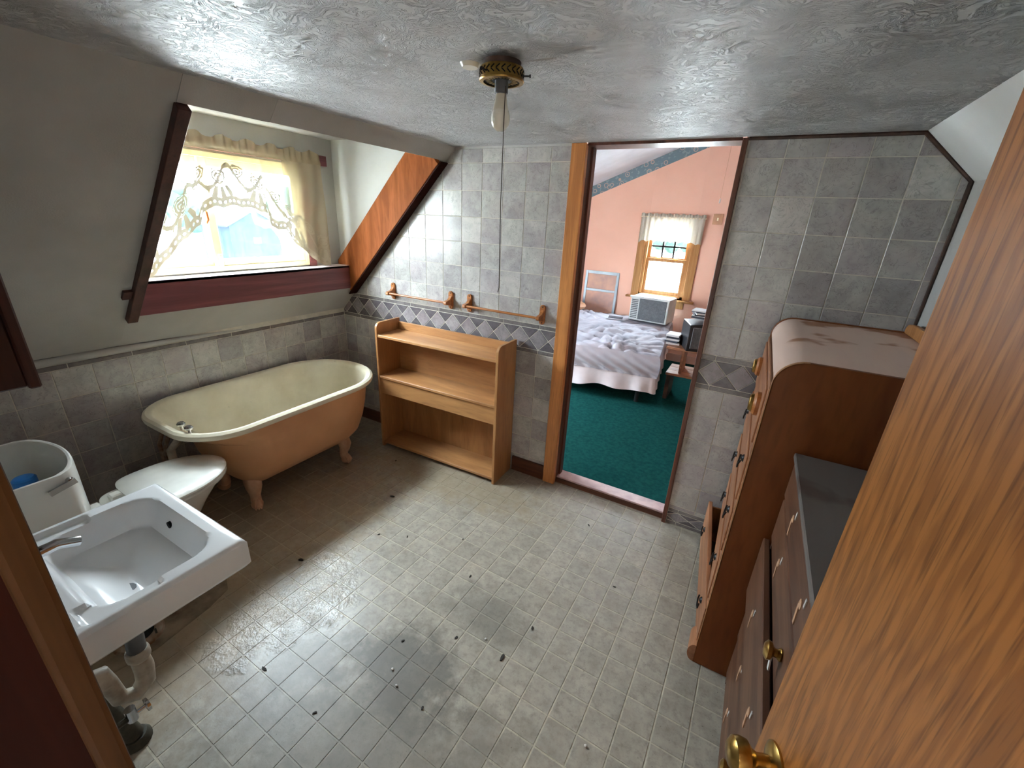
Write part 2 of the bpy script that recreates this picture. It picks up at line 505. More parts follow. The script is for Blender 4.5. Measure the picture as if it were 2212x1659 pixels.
# ------------------------------------------------------------------ mesh helpers
class MB:
    def __init__(s):
        s.v, s.f, s.uv = [], [], None

    def add(s, vs, fs):
        o = len(s.v)
        s.v += [tuple(p) for p in vs]
        s.f += [tuple(i + o for i in f) for f in fs]
        return s

    def box(s, x0, x1, y0, y1, z0, z1):
        return s.add([(x, y, z) for x in (x0, x1) for y in (y0, y1) for z in (z0, z1)],
                     [(0, 1, 3, 2), (4, 6, 7, 5), (0, 4, 5, 1), (2, 3, 7, 6), (0, 2, 6, 4), (1, 5, 7, 3)])

    def obox(s, c, ax, ay, az, hx, hy, hz):
        c, ax, ay, az = Vector(c), Vector(ax).normalized(), Vector(ay).normalized(), Vector(az).normalized()
        return s.add([c + ax * (i * hx) + ay * (j * hy) + az * (k * hz) for i in (-1, 1) for j in (-1, 1) for k in (-1, 1)],
                     [(0, 1, 3, 2), (4, 6, 7, 5), (0, 4, 5, 1), (2, 3, 7, 6), (0, 2, 6, 4), (1, 5, 7, 3)])

    def prism(s, poly, axis, a, b):
        def m(p, c):
            return {'x': (c, p[0], p[1]), 'y': (p[0], c, p[1]), 'z': (p[0], p[1], c)}[axis]
        n = len(poly)
        return s.add([m(p, a) for p in poly] + [m(p, b) for p in poly],
                     [tuple(range(n)), tuple(range(2 * n - 1, n - 1, -1))] + [(i, (i + 1) % n, n + (i + 1) % n, n + i) for i in range(n)])

    def tube(s, pts, r, n=10, cap=True):
        pts = [Vector(p) for p in pts]
        rs = r if isinstance(r, (list, tuple)) else [r] * len(pts)
        vs, fs = [], []
        t0 = (pts[1] - pts[0]).normalized()
        up = Vector((0, 0, 1)) if abs(t0.z) < .9 else Vector((1, 0, 0))
        u = t0.cross(up).normalized()
        for i, p in enumerate(pts):
            t = (pts[min(i + 1, len(pts) - 1)] - pts[max(i - 1, 0)]).normalized()
            u = (u - t * u.dot(t)).normalized()
            w = t.cross(u)
            for k in range(n):
                a = 2 * PI * k / n
                vs.append(p + (u * math.cos(a) + w * math.sin(a)) * rs[i])
        for i in range(len(pts) - 1):
            for k in range(n):
                a, b = i * n + k, i * n + (k + 1) % n
                fs.append((a, b, b + n, a + n))
        if cap:
            fs += [tuple(range(n - 1, -1, -1)), tuple((len(pts) - 1) * n + k for k in range(n))]
        return s.add(vs, fs)

    def lathe(s, prof, c=(0, 0, 0), n=24, axis='z', cap=True):
        vs, fs = [], []
        for r, h in prof:
            for k in range(n):
                a = 2 * PI * k / n
                p = (r * math.cos(a), r * math.sin(a), h)
                if axis == 'x':
                    p = (h, p[0], p[1])
                elif axis == 'y':
                    p = (p[0], h, p[1])
                vs.append((c[0] + p[0], c[1] + p[1], c[2] + p[2]))
        for i in range(len(prof) - 1):
            for k in range(n):
                a, b = i * n + k, i * n + (k + 1) % n
                fs.append((a, b, b + n, a + n))
        if cap:
            fs += [tuple(range(n - 1, -1, -1)), tuple((len(prof) - 1) * n + k for k in range(n))]
        return s.add(vs, fs)

    def loops(s, ls, cap0=True, cap1=True):
        n = len(ls[0])
        vs = [p for l in ls for p in l]
        fs = []
        for i in range(len(ls) - 1):
            for k in range(n):
                a, b = i * n + k, i * n + (k + 1) % n
                fs.append((a, b, b + n, a + n))
        if cap0:
            fs.append(tuple(range(n - 1, -1, -1)))
        if cap1:
            fs.append(tuple((len(ls) - 1) * n + k for k in range(n)))
        return s.add(vs, fs)

    def grid(s, nu, nv, fn):
        vs = [fn(i / (nu - 1), j / (nv - 1)) for j in range(nv) for i in range(nu)]
        fs = [(j * nu + i, j * nu + i + 1, (j + 1) * nu + i + 1, (j + 1) * nu + i) for j in range(nv - 1) for i in range(nu - 1)]
        return s.add(vs, fs)

    def ball(s, c, rx, ry=None, rz=None, n=12):
        ry = ry or rx
        rz = rz or rx
        prof = [(math.sin(PI * i / n) or 1e-4, -math.cos(PI * i / n)) for i in range(n + 1)]
        prof[0] = (1e-4, -1)
        prof[-1] = (1e-4, 1)
        o = len(s.v)
        s.lathe(prof, (0, 0, 0), n * 2)
        for i in range(o, len(s.v)):
            p = s.v[i]
            s.v[i] = (c[0] + p[0] * rx, c[1] + p[1] * ry, c[2] + p[2] * rz)
        return s

    def build(s, name, mat, parent=None, loc=None, smooth=False, bev=0, seg=1, recalc=True, uv=None):
        me = bpy.data.meshes.new(name)
        me.from_pydata(s.v, [], s.f)
        if uv:
            ul = me.uv_layers.new(name='UVMap')
            for lp in me.loops:
                ul.data[lp.index].uv = uv[lp.vertex_index]
        bm = bmesh.new()
        bm.from_mesh(me)
        if recalc:
            bmesh.ops.recalc_face_normals(bm, faces=bm.faces)
        if bev:
            ed = [e for e in bm.edges if len(e.link_faces) == 2 and e.calc_face_angle(0) > .5]
            bmesh.ops.bevel(bm, geom=ed, offset=bev, segments=seg, profile=.6, affect='EDGES', clamp_overlap=True)
        bm.to_mesh(me)
        bm.free()
        me.materials.append(MT[mat] if isinstance(mat, str) else mat)
        if smooth:
            for p in me.polygons:
                p.use_smooth = True
            me.set_sharp_from_angle(angle=math.radians(38))
        o = bpy.data.objects.new(name, me)
        COL.objects.link(o)
        if parent:
            o.parent = parent
        if loc:
            o.location = loc
        return o


def tag(o, label, cat=None, group=None, kind=None):
    o['label'] = label
    if cat:
        o['category'] = cat
    if group:
        o['group'] = group
    if kind:
        o['kind'] = kind
    return o


def thing(name, label, cat, loc=(0, 0, 0), rz=0, group=None, kind=None):
    o = bpy.data.objects.new(name, None)
    COL.objects.link(o)
    o.location = loc
    o.rotation_euler = (0, 0, rz)
    o.empty_display_size = .05
    return tag(o, label, cat, group, kind)


def copy_tree(o, parent=None):
    c = o.copy()
    COL.objects.link(c)
    c.parent = parent
    for ch in list(o.children):
        copy_tree(ch, c)
    return c


def struct(name, mb, mat, label, cat, **kw):
    return tag(mb.build(name, mat, **kw), label, cat, kind='structure')


def clip(poly, region):
    out = poly
    n = len(region)
    for i in range(n):
        a, b = region[i], region[(i + 1) % n]
        inp, out = out, []
        side = lambda p: (b[0] - a[0]) * (p[1] - a[1]) - (b[1] - a[1]) * (p[0] - a[0])
        for j in range(len(inp)):
            p, q = inp[j - 1], inp[j]
            sp, sq = side(p), side(q)
            if (sp >= 0) != (sq >= 0):
                t = sp / (sp - sq)
                out.append((p[0] + (q[0] - p[0]) * t, p[1] + (q[1] - p[1]) * t))
            if sq >= 0:
                out.append(q)
        if not out:
            return []
    res = []
    for p in out:
        if not res or math.dist(p, res[-1]) > 1e-5:
            res.append(p)
    if len(res) > 1 and math.dist(res[0], res[-1]) < 1e-5:
        res.pop()
    return res if len(res) >= 3 else []


def area(p):
    return .5 * sum(p[i - 1][0] * p[i][1] - p[i][0] * p[i - 1][1] for i in range(len(p)))


def inset(poly, d):
    if area(poly) < 0:
        poly = poly[::-1]
    n = len(poly)
    ln = []
    for i in range(n):
        a, b = Vector(poly[i]), Vector(poly[(i + 1) % n])
        t = (b - a).normalized()
        ln.append((a + Vector((-t.y, t.x)) * d, t))
    big = [(-99, -99), (99, -99), (99, 99), (-99, 99)]
    out = big
    for p, t in ln:
        q = p + t * 200
        o = p - t * 200
        out = clip(out, [tuple(o), tuple(q), tuple(q + Vector((-t.y, t.x)) * 400), tuple(o + Vector((-t.y, t.x)) * 400)])
        if not out:
            return []
    return out


_cache = {}


def tile(name, poly, region, grout, th, basis, mat, parent, extra=None):
    """one tile: 2-D polygon clipped to the wall outline, chamfered slab; basis = (origin, a, b, normal)"""
    p = clip(poly if area(poly) > 0 else poly[::-1], region) if region else poly
    if extra and p:
        p = clip(p, extra)
    if not p or abs(area(p)) < 2e-4:
        return None
    p = inset(p, grout / 2)
    if not p or abs(area(p)) < 1e-4:
        return None
    cx = sum(q[0] for q in p) / len(p)
    cy = sum(q[1] for q in p) / len(p)
    loc = [(round(q[0] - cx, 4), round(q[1] - cy, 4)) for q in p]
    o0, A, B, N = basis
    key = (name, mat, tuple(loc), tuple(A), tuple(N))
    me = _cache.get(key)
    if not me:
        ch = inset(loc, th * .6)
        mb = MB()
        n = len(loc)
        if len(ch) == n:
            # start the inset outline at the vertex nearest the first corner
            k0 = min(range(n), key=lambda k: math.dist(ch[k], loc[0]))
            if area(loc) < 0:
                loc = loc[::-1]
                k0 = min(range(n), key=lambda k: math.dist(ch[k], loc[0]))
            ch = ch[k0:] + ch[:k0]
            lv = [[A * q[0] + B * q[1] for q in loc], [A * q[0] + B * q[1] + N * (th * .5) for q in loc], [A * q[0] + B * q[1] + N * th for q in ch]]
        else:
            lv = [[A * q[0] + B * q[1] for q in loc], [A * q[0] + B * q[1] + N * th for q in loc]]
        mb.loops(lv, False, True)
        o = mb.build(name, mat, recalc=False)
        me = o.data
        me.validate()
        # faces must look outwards
        if sum((pl.normal.dot(N) * pl.area) for pl in me.polygons) < 0:
            me.flip_normals()
        _cache[key] = me
    else:
        o = bpy.data.objects.new(name, me)
        COL.objects.link(o)
    o.parent = parent
    o.location = o0 + A * cx + B * cy
    return o


def sst(a, b, x):
    t_ = max(0, min(1, (x - a) / (b - a)))
    return t_ * t_ * (3 - 2 * t_)


X, Y, Z = Vector((1, 0, 0)), Vector((0, 1, 0)), Vector((0, 0, 1))
CEIL = 2.125
NEARY = -2.40
RX = 1.69          # right wall
LX = -1.90         # knee wall
KZ = 0.97          # height where the left slope starts


def rect(a0, a1, b0, b1):
    return [(a0, b0), (a1, b0), (a1, b1), (a0, b1)]


# ------------------------------------------------------------------ floor
fl = struct('floor', MB().box(LX - .06, RX + .06, NEARY - .12, .03, -.12, -.0015), 'floor_grout', 'beige grey vinyl tile floor of the bathroom with pale joints', 'floor')
FA = -.017
fa = Vector((math.cos(FA), math.sin(FA), 0))
fb = Vector((-math.sin(FA), math.cos(FA), 0))
FO = Vector((.1635, -.2301, -.0015))
FP = .1168
corners = [Vector((x, y, 0)) - FO for x, y in ((LX, NEARY - .1), (RX, NEARY - .1), (RX, .03), (LX, .03))]
freg = [(q.dot(fa), q.dot(fb)) for q in corners]
cells = []
for i in range(-20, 16):
    for j in range(-20, 4):
        r_ = rect(i * FP, (i + 1) * FP, j * FP, (j + 1) * FP)
        c_ = FO + fa * (i + .5) * FP + fb * (j + .5) * FP
        # seen from the camera: in front of the doorway and not under chest or dresser
        if c_.x > 1.28 or (c_.x > 1.15 and c_.y > -.85):
            vis = 9
        else:
            vis = math.hypot(c_.x - .7, c_.y + 1.6)
        cells.append((vis, i, j, r_))
cells.sort()
rest = MB()
made = 0
for vis, i, j, r_ in cells:
    if made < 290:
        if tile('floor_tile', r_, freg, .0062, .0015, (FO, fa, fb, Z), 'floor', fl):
            made += 1
    else:
        p_ = clip(r_, freg)
        if p_:
            p_ = inset(p_, .0031)
        if p_ and len(p_) >= 3:
            vs = [FO + fa * q[0] + fb * q[1] + Z * h for h in (0, .0015) for q in p_]
            n = len(p_)
            rest.add(vs, [tuple(n + k for k in range(n))] + [(k, (k + 1) % n, n + (k + 1) % n, n + k) for k in range(n)])
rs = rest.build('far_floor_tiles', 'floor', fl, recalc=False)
rs['kind'] = 'stuff'

# ------------------------------------------------------------------ ceiling
struct('ceiling', MB().box(-.80, 1.56, NEARY - .10, .0, CEIL, CEIL + .08), 'ceiling', 'grey white textured glossy ceiling of the bathroom', 'ceiling')

# ------------------------------------------------------------------ back wall with the doorway
DX0, DX1, DTOP = .12, .86, 2.112
wb = thing('wall_back', 'back wall of grey marbled tiles with a diamond border', 'wall', kind='structure')
WL = [(LX, 0), (.04, 0), (.04, CEIL), (-.744, CEIL), (LX, KZ)]
WR = [(.884, 0), (RX, 0), (RX, 1.946), (1.50, CEIL), (.884, CEIL)]
WL2 = [(LX - .08, -.1), (DX0 - .02, -.1), (DX0 - .02, CEIL + .08), (-.744, CEIL + .08), (-.80, CEIL + .02), (LX - .08, KZ + .02)]
WR2 = [(DX1 + .015, -.1), (RX + .06, -.1), (RX + .06, 1.97), (1.52, CEIL + .08), (DX1 + .015, CEIL + .08)]
MB().prism(WL2, 'y', .002, .06).build('grout_board', 'grout', wb)
MB().prism(WR2, 'y', .002, .06).build('grout_board', 'grout', wb)
BK = (Vector((0, .002, 0)), X, Z, -Y)
TW, TH = .15242, .1549
G = .0042
ZT, ZB = 1.108, .912          # border band


def tiles_on(parent, basis, region, a_off, b0, n_rows, up, a0, a1, par, extra=None, TW=.15242):
    k0 = math.floor((a0 - a_off) / TW)
    k1 = math.ceil((a1 - a_off) / TW)
    for r in range(n_rows):
        z0 = b0 + r * TH if up else b0 - (r + 1) * TH
        for k in range(k0, k1):
            m = 'tile_l' if (k + r + par) % 2 else 'tile_d'
            tile('wall_tile', rect(a_off + k * TW, a_off + (k + 1) * TW, z0, z0 + TH), region, G, .002, basis, m, parent, extra)


def border_on(parent, basis, region, a_off, a0, a1, zt, zb, strip=.028, strips=(1, 1), soff=0.0):
    """narrow strips above and below a row of diamonds between dark triangles"""
    if strips[0]:
        L = .27
        for k in range(math.floor((a0 - a_off) / L) - 1, math.ceil((a1 - a_off) / L) + 1):
            tile('border_strip', rect(a_off + k * L, a_off + (k + 1) * L, zt - strip, zt), region, G, .002, basis, 'strip', parent)
    if strips[1]:
        L = .27
        for k in range(math.floor((a0 - a_off) / L) - 1, math.ceil((a1 - a_off) / L) + 1):
            tile('border_strip', rect(a_off + k * L, a_off + (k + 1) * L, zb, zb + strip), region, G, .002, basis, 'strip', parent)
    t, b = zt - strip * strips[0], zb + strip * strips[1]
    m = (t + b) / 2
    D = .137
    for k in range(math.floor((a0 - a_off) / D) - 1, math.ceil((a1 - a_off) / D) + 1):
        c = a_off + k * D
        tile('border_diamond', [(c - D / 2, m), (c, b), (c + D / 2, m), (c, t)], region, G, .002, basis, 'diamond', parent)
        tile('border_triangle', [(c, t), (c + D / 2, m), (c + D, t)], region, G, .002, basis, 'border', parent)
        tile('border_triangle', [(c, b), (c + D, b), (c + D / 2, m)], region, G, .002, basis, 'border', parent)


# the dormer's cheek board hides the last centimetres of the wall above the slope
tiles_on(wb, BK, WL, -.545, ZT, 7, True, LX, .04, 1)
tiles_on(wb, BK, WL, -.552, ZB, 6, False, LX, .04, 0)
border_on(wb, BK, WL, -.086, LX, .04, ZT, ZB)
tiles_on(wb, BK, WR, 1.042, ZT, 7, True, .884, RX, 1)
LOWR = [(.884, .113), (RX, .113), (RX, ZB), (.884, ZB)]
tiles_on(wb, BK, WR, 1.034, ZB, 6, False, .884, RX, 0, LOWR)
border_on(wb, BK, WR, .954, .884, RX, ZT, ZB)
border_on(wb, BK, [(.884, 0), (RX, 0), (RX, .113), (.884, .113)], .943, .884, RX, .113, .0, .024)

# dark caulk line along the ceiling on the right-hand part of the wall
mb = MB()
mb.tube([(.885, -.004, CEIL - .006), (1.497, -.004, CEIL - .006), (1.683, -.004, 1.948), (1.684, -.004, 1.2)], [.008, .009, .009, .005], 8)
struct('trim_1', mb, 'dresser_d', 'thin dark bead following the ceiling line over the right tiles', 'trim', smooth=True)
struct('trim_2', MB().box(-.95, .04, -.006, .002, CEIL - .012, CEIL), 'plaster', 'pale bead where left tiles meet the ceiling', 'trim')

# doorway lining
t = thing('door_frame', 'brown stained door frame around the opening into the bedroom', 'door frame', kind='structure')
MB().box(.035, DX0, -.022, .012, 0, CEIL - .002).build('casing', 'post', t, bev=.003)
MB().box(DX0 - .02, DX0, .012, .14, .0, CEIL - .002).build('jamb', 'jamb', t)
MB().box(DX0, DX0 + .012, .06, .10, .0, CEIL - .01).build('door_stop', 'jamb', t)
MB().box(DX1, .884, -.012, .14, 0, CEIL - .002).build('jamb', 'jamb', t, bev=.002)
MB().box(DX0, DX1, -.004, .14, DTOP, CEIL).build('head', 'jamb', t)
MB().box(DX1 - .0015, DX1, .02, .05, .86, .96).build('strike_plate', 'brass', t)
MB().box(DX1 - .0015, DX1, .02, .05, 1.86, 1.98).build('hinge_mortise', 'plaster', t)
MB().box(DX0 - .02, DX1 + .015, .022, .05, 0, .032).build('riser', 'base', t)
MB().box(DX0, DX1, .03, .125, .032, .045).build('threshold_board', 'marblesill', t, bev=.002)
struct('baseboard_back', MB().box(-.225, .035, -.014, .002, 0, .112), 'base', 'dark brown baseboard between bookcase and door frame', 'baseboard', bev=.002)
struct('baseboard_corner', MB().box(LX, -1.26, -.014, .002, 0, .10), 'base', 'dark brown baseboard in the corner behind the bathtub', 'baseboard', bev=.002)

# ------------------------------------------------------------------ knee wall
wl = thing('wall_left', 'low left knee wall of grey marbled tiles behind the bathtub', 'wall', kind='structure')
MB().box(LX - .06, LX - .002, NEARY - .1, .0, -.1, KZ).build('grout_board', 'grout', wl)
KB = (Vector((LX - .002, 0, 0)), Y, Z, X)
KR = [(NEARY, 0), (0, 0), (0, .937), (NEARY, .937)]
tiles_on(wl, KB, KR, -.085, .910, 6, False, NEARY, 0, 0, TW=.1556)
for k in range(-10, 2):
    tile('border_strip', rect(-.11 + k * .27, -.11 + (k + 1) * .27, .910, .937), KR, G, .002, KB, 'strip', wl)
struct('trim_3', MB().tube([(LX - .004, -.85, .945), (LX + .002, -1.15, .953), (LX + .010, -1.5, .960), (LX + .012, NEARY, .966)], [.004, .012, .02, .022], 10), 'plaster', 'rounded plaster bead on top of the knee wall tiles', 'trim', smooth=True)

# ------------------------------------------------------------------ left slope with dormer opening
OY0, OY1 = -1.505, -.03      # opening
OX0, OX1 = -1.70, -.82
zs = lambda x: KZ + (x - LX)
sl = thing('ceiling_slope_left', 'off white sloping wall around the dormer window', 'sloped wall', kind='structure')
TN = Vector((-1, 0, 1)) * (.06 / 2 ** .5)


def slope_panel(name, x0, x1, y0, y1, lift=0.0):
    a = [Vector((x0, y0, zs(x0))), Vector((x1, y0, zs(x1))), Vector((x1, y1, zs(x1))), Vector((x0, y1, zs(x0)))]
    b = [p + TN for p in a]
    lf = Vector((1, 0, -1)) * lift
    return MB().loops([[p + lf for p in a], b]).build(name, 'plaster', sl)


slope_panel('slope_panel', LX - .02, -.744 + .02, NEARY - .1, OY0)
slope_panel('slope_panel', LX - .02, OX0, OY0, .0)
slope_panel('header_panel', OX1, -.744 + .02, OY0, -1.171, .0015)
slope_panel('header_panel', OX1, -.744 + .02, -1.168, .0)
slope_panel('slope_panel', OX0, OX1, OY1, .0)
# dormer box
DCZ = 2.19
WX = -1.82
struct('ceiling_dormer', MB().box(WX - .1, OX1 + .05, OY0 - .05, .03, DCZ, DCZ + .05), 'plaster_w', 'small white ceiling inside the dormer', 'ceiling')
MBh = MB().box(OX1, OX1 + .03, OY0, .0, zs(OX1) + .062, DCZ)
struct('wall_dormer_head', MBh, 'plaster_w', 'white upstand above the dormer header', 'wall')
ck = [(WX - .02, zs(WX)), (OX1 + .02, zs(OX1) + .06), (OX1 + .02, DCZ + .02), (WX - .02, DCZ + .02)]
struct('wall_dormer_right', MB().prism(ck, 'y', -.05, .0), 'plaster_w', 'white dormer side wall right of the curtain', 'wall')
struct('wall_dormer_left', MB().prism(ck, 'y', OY0 + .025, OY0 - .03), 'plaster_w', 'white dormer side wall hidden by the dark left board', 'wall')
WY0, WY1, WZ0, WZ1 = -1.43, -.335, 1.345, 2.00
ww = thing('wall_dormer', 'white wall around the sliding window in the dormer', 'wall', kind='structure')
MB().box(WX - .10, WX, OY0, WY0, 1.12, DCZ + .02).build('wall_panel', 'plaster_w', ww)
MB().box(WX - .10, WX, WY1, .0, 1.12, DCZ + .02).build('wall_panel', 'plaster_w', ww)
MB().box(WX - .10, WX, WY0, WY1, WZ1, DCZ + .02).build('wall_panel', 'plaster_w', ww)
MB().box(WX - .10, WX, WY0, WY1, 1.12, WZ0).build('wall_panel', 'plaster_w', ww)

# boards lining the dormer opening
perp = Vector((-1, 0, 1)).normalized()
along = Vector((1, 0, 1)).normalized()


def lining(x0, x1, y0, y1, d0, d1):
    """board along the slope between x0 and x1, from d0 (room side, negative) to d1 (deep)"""
    vs = []
    for y in (y0, y1):
        a = Vector((x0, y, zs(x0)))
        b = Vector((x1, y, zs(x1)))
        vs.append([a + perp * d0, b + perp * d0, b + perp * d1, a + perp * d1])
    return MB().loops(vs)


mb = lining(-1.72, -.835, -.078, -.032, -.012, .225)
t = thing('trim_4', 'wide orange stained board lining the right side of the dormer', 'board', kind='structure')
mb.build('board', 'cedar', t, bev=.002)
lining(-1.745, -.82, -.074, -.0005, -.020, -.0125).build('edge_shade_strip', 'jamb_dark', t)  # dark strip standing in for the shadow band along the board's edge
mb = lining(-1.715, -.822, -1.512, -1.468, -.03, .15)
struct('trim_5', mb, 'darkred', 'dark red board on the left edge of the dormer opening', 'board', bev=.002)
mb = MB().box(-1.735, -1.70, -1.495, -.08, 1.163, 1.335)
struct('trim_6', mb, 'redwood', 'dark red knotty board below the dormer window sill', 'board', bev=.002)
struct('window_sill', MB().box(WX, -1.70, -1.48, -.08, 1.318, 1.3365), 'sill', 'pale shiny sill board in front of the sliding window', 'window sill', bev=.002)
mb = lining(-1.585, -1.545, -1.548, -1.51, -.015, .0)
struct('trim_7', mb, 'darkred', 'small dark wood tip at foot of the left dormer board', 'trim')

# dormer window: aluminium slider
w1 = thing('window_1', 'cream aluminium sliding window in the dormer', 'window', kind='structure')
fx0, fx1 = WX - .05, WX + .012


def frame4(y0, y1, z0, z1, x0, x1, w, mat, parent, name, wb_=None):
    wb_ = wb_ or w
    MB().box(x0, x1, y0, y0 + w, z0, z1).build(name, mat, parent, bev=.002)
    MB().box(x0, x1, y1 - w, y1, z0, z1).build(name, mat, parent, bev=.002)
    MB().box(x0, x1, y0 + w, y1 - w, z0, z0 + wb_).build(name, mat, parent, bev=.002)
    MB().box(x0, x1, y0 + w, y1 - w, z1 - w, z1).build(name, mat, parent, bev=.002)


frame4(WY0, WY1, WZ0, WZ1, fx0, fx1, .03, 'cream_al', w1, 'frame_bar')
sash = MB()
frame4(WY0 + .03, -.92, WZ0 + .03, WZ1 - .03, WX - .045, WX - .022, .035, 'cream_al', w1, 'sash_bar', .04)
frame4(-.97, WY1 - .03, WZ0 + .03, WZ1 - .03, WX - .020, WX + .004, .045, 'cream_al', w1, 'sash_bar', .04)
MB().box(WX - .036, WX - .032, WY0 + .06, -.95, WZ0 + .06, WZ1 - .06).build('glass_pane', 'glass', w1)
MB().box(WX - .010, WX - .006, -.93, WY1 - .07, WZ0 + .06, WZ1 - .06).build('glass_pane', 'glass', w1)
MB().box(WX + .004, WX + .02, -.955, -.935, WZ0 + .03, WZ0 + .10).build('latch', 'cream_al', w1, bev=.002)
MB().tube([(WX + .01, -.985, 1.70), (WX + .03, -.985, 1.68), (WX + .03, -.983, 1.64), (WX + .01, -.983, 1.62)], .006, 8).build('handle', 'cedar', w1, smooth=True)
MB().box(WX + .004, WX + .014, WY1 - .05, WY1 - .035, 1.43, 1.60).build('track', 'cream_al', w1)
hd = thing('window_head_trim', 'red brown board across the top of the sliding window', 'trim', kind='structure')
MB().box(WX, WX + .022, -1.44, -.115, 2.012, 2.078).build('head_board', 'redwood', hd, bev=.002)
MB().box(WX, WX + .018, WY1, WY1 + .055, 1.337, 2.012).build('side_board', 'redwood', hd, bev=.002)
MB().box(WX, WX + .018, -1.47, WY0, 1.337, 2.012).build('side_board', 'redwood', hd, bev=.002)


# lace valance
def shrink(y, z, x=-1.745):
    k = (1.051 - x) / 2.851
    return -2.425 + (y + 2.425) * k, 1.731 + (z - 1.731) * k


HEM = [(-1.44, 1.34), (-1.36, 1.335), (-1.30, 1.345), (-1.22, 1.43), (-1.13, 1.52), (-1.05, 1.585), (-1.02, 1.60), (-.99, 1.68), (-.92, 1.705), (-.79, 1.715),
       (-.68, 1.70), (-.615, 1.68), (-.60, 1.60), (-.55, 1.585), (-.49, 1.575), (-.44, 1.50), (-.38, 1.44), (-.32, 1.40), (-.27, 1.345), (-.17, 1.325)]


def hem(y):
    for (a, za), (b, zb) in zip(HEM, HEM[1:]):
        if a <= y <= b:
            z = za + (zb - za) * (y - a) / (b - a)
            return z + .012 * abs(math.sin((y + 1.44) * 28))
    return 1.33


cv = thing('lace_valance', 'cream lace swag valance hanging over the sliding window', 'curtain')
NU, NV = 230, 30
uvs = []


def lace_pt(u, v):
    y = -1.44 + 1.27 * u
    zt = 2.028
    zb_ = hem(y)
    z = zb_ + (zt - zb_) * v
    yy, zz = shrink(y, z)
    side = max(0, (u - .78) / .22) + max(0, (.12 - u) / .12)
    amp = .004 + .010 * side
    x = -1.745 + amp * math.sin(u * 70 + 1.2 * math.sin(v * 5)) * (1.1 - .6 * v) + .004 * math.sin(u * 31 + v * 3)
    uvs.append(((y + 1.44), (z - zb_)))
    return (x, yy, zz)


MB().grid(NU, NV, lace_pt).build('lace_panel', 'lace', cv, smooth=True, recalc=False, uv=uvs)


def ruffle(u, v):
    y = -1.44 + 1.26 * u
    z = 2.012 + (.075 + .012 * math.sin(u * 55)) * v
    yy, zz = shrink(y, z)
    return (-1.735 + .010 * math.sin(u * 150 + 2 * math.sin(u * 23)) * v + (.004 if v > .3 else .008), yy, zz)


MB().grid(220, 6, ruffle).build('ruffled_heading', 'lace_head', cv, smooth=True, recalc=False)
a_, z_ = shrink(-1.45, 2.035)
b_, _ = shrink(-.19, 2.035)
MB().tube([(-1.742, a_, z_), (-1.742, b_, z_)], .007, 8).build('curtain_rod', 'cream_al', cv, smooth=True)
MB().box(WX, -1.742, b_ - .012, b_, z_ - .008, z_ + .008).build('rod_bracket', 'brass', cv)

# ------------------------------------------------------------------ right wall and slope, near wall, hall
struct('wall_right', MB().box(RX, RX + .06, NEARY - .1, .0, -.1, 1.97), 'plaster', 'plain off white right wall behind the tall chest', 'wall')
p_ = [(RX, 1.946), (1.50, CEIL), (1.50, CEIL + .08), (RX + .06, CEIL + .08), (RX + .06, 1.946)]
struct('ceiling_slope_right', MB().prism(p_, 'y', NEARY - .1, .0), 'slope_paint_lit', 'short off white slope between ceiling and right wall', 'sloped wall')
wn = thing('wall_near', 'near wall around the doorway the camera stands in', 'wall', kind='structure')
NX0, NX1 = .695, 1.445
MB().box(LX - .06, NX0 - .02, NEARY - .12, NEARY, -.1, CEIL + .05).build('wall_panel', 'plaster', wn)
MB().box(NX1 + .02, RX + .06, NEARY - .12, NEARY, -.1, CEIL + .05).build('wall_panel', 'plaster', wn)
MB().box(NX0 - .02, NX1 + .02, NEARY - .12, NEARY, 2.05, CEIL + .05).build('wall_panel', 'plaster', wn)
t = thing('near_door_frame', 'dark brown casing at the left edge of the near doorway', 'door frame', kind='structure')
MB().box(NX0 - .075, NX0 + .004, NEARY, NEARY + .018, 0, 2.10).build('casing', 'casing', t, bev=.004, seg=2)
MB().box(NX0 - .02, NX0, NEARY - .12, NEARY, 0, 2.05).build('jamb', 'jamb_dark', t)
MB().box(NX1, NX1 + .02, NEARY - .12, NEARY, 0, 2.05).build('jamb', 'jamb_dark', t)
MB().box(NX0 - .02, NX1 + .02, NEARY - .12, NEARY, 2.03, 2.05).build('head', 'darkred', t)
hl = thing('wall_hall', 'dim hall shell behind the camera', 'wall', kind='structure')
MB().box(-.2, 2.2, -3.7, NEARY - .12, -.1, 0).build('hall_floor', 'hall', hl)
MB().box(-.2, 2.2, -3.7, NEARY - .12, 2.3, 2.35).build('hall_ceiling', 'hall', hl)
MB().box(-.25, -.2, -3.7, NEARY - .12, -.1, 2.35).build('hall_side', 'hall', hl)
MB().box(2.2, 2.25, -3.7, NEARY - .12, -.1, 2.35).build('hall_side', 'hall', hl)
MB().box(-.25, 2.25, -3.75, -3.7, -.1, 2.35).build('hall_end', 'hall', hl)

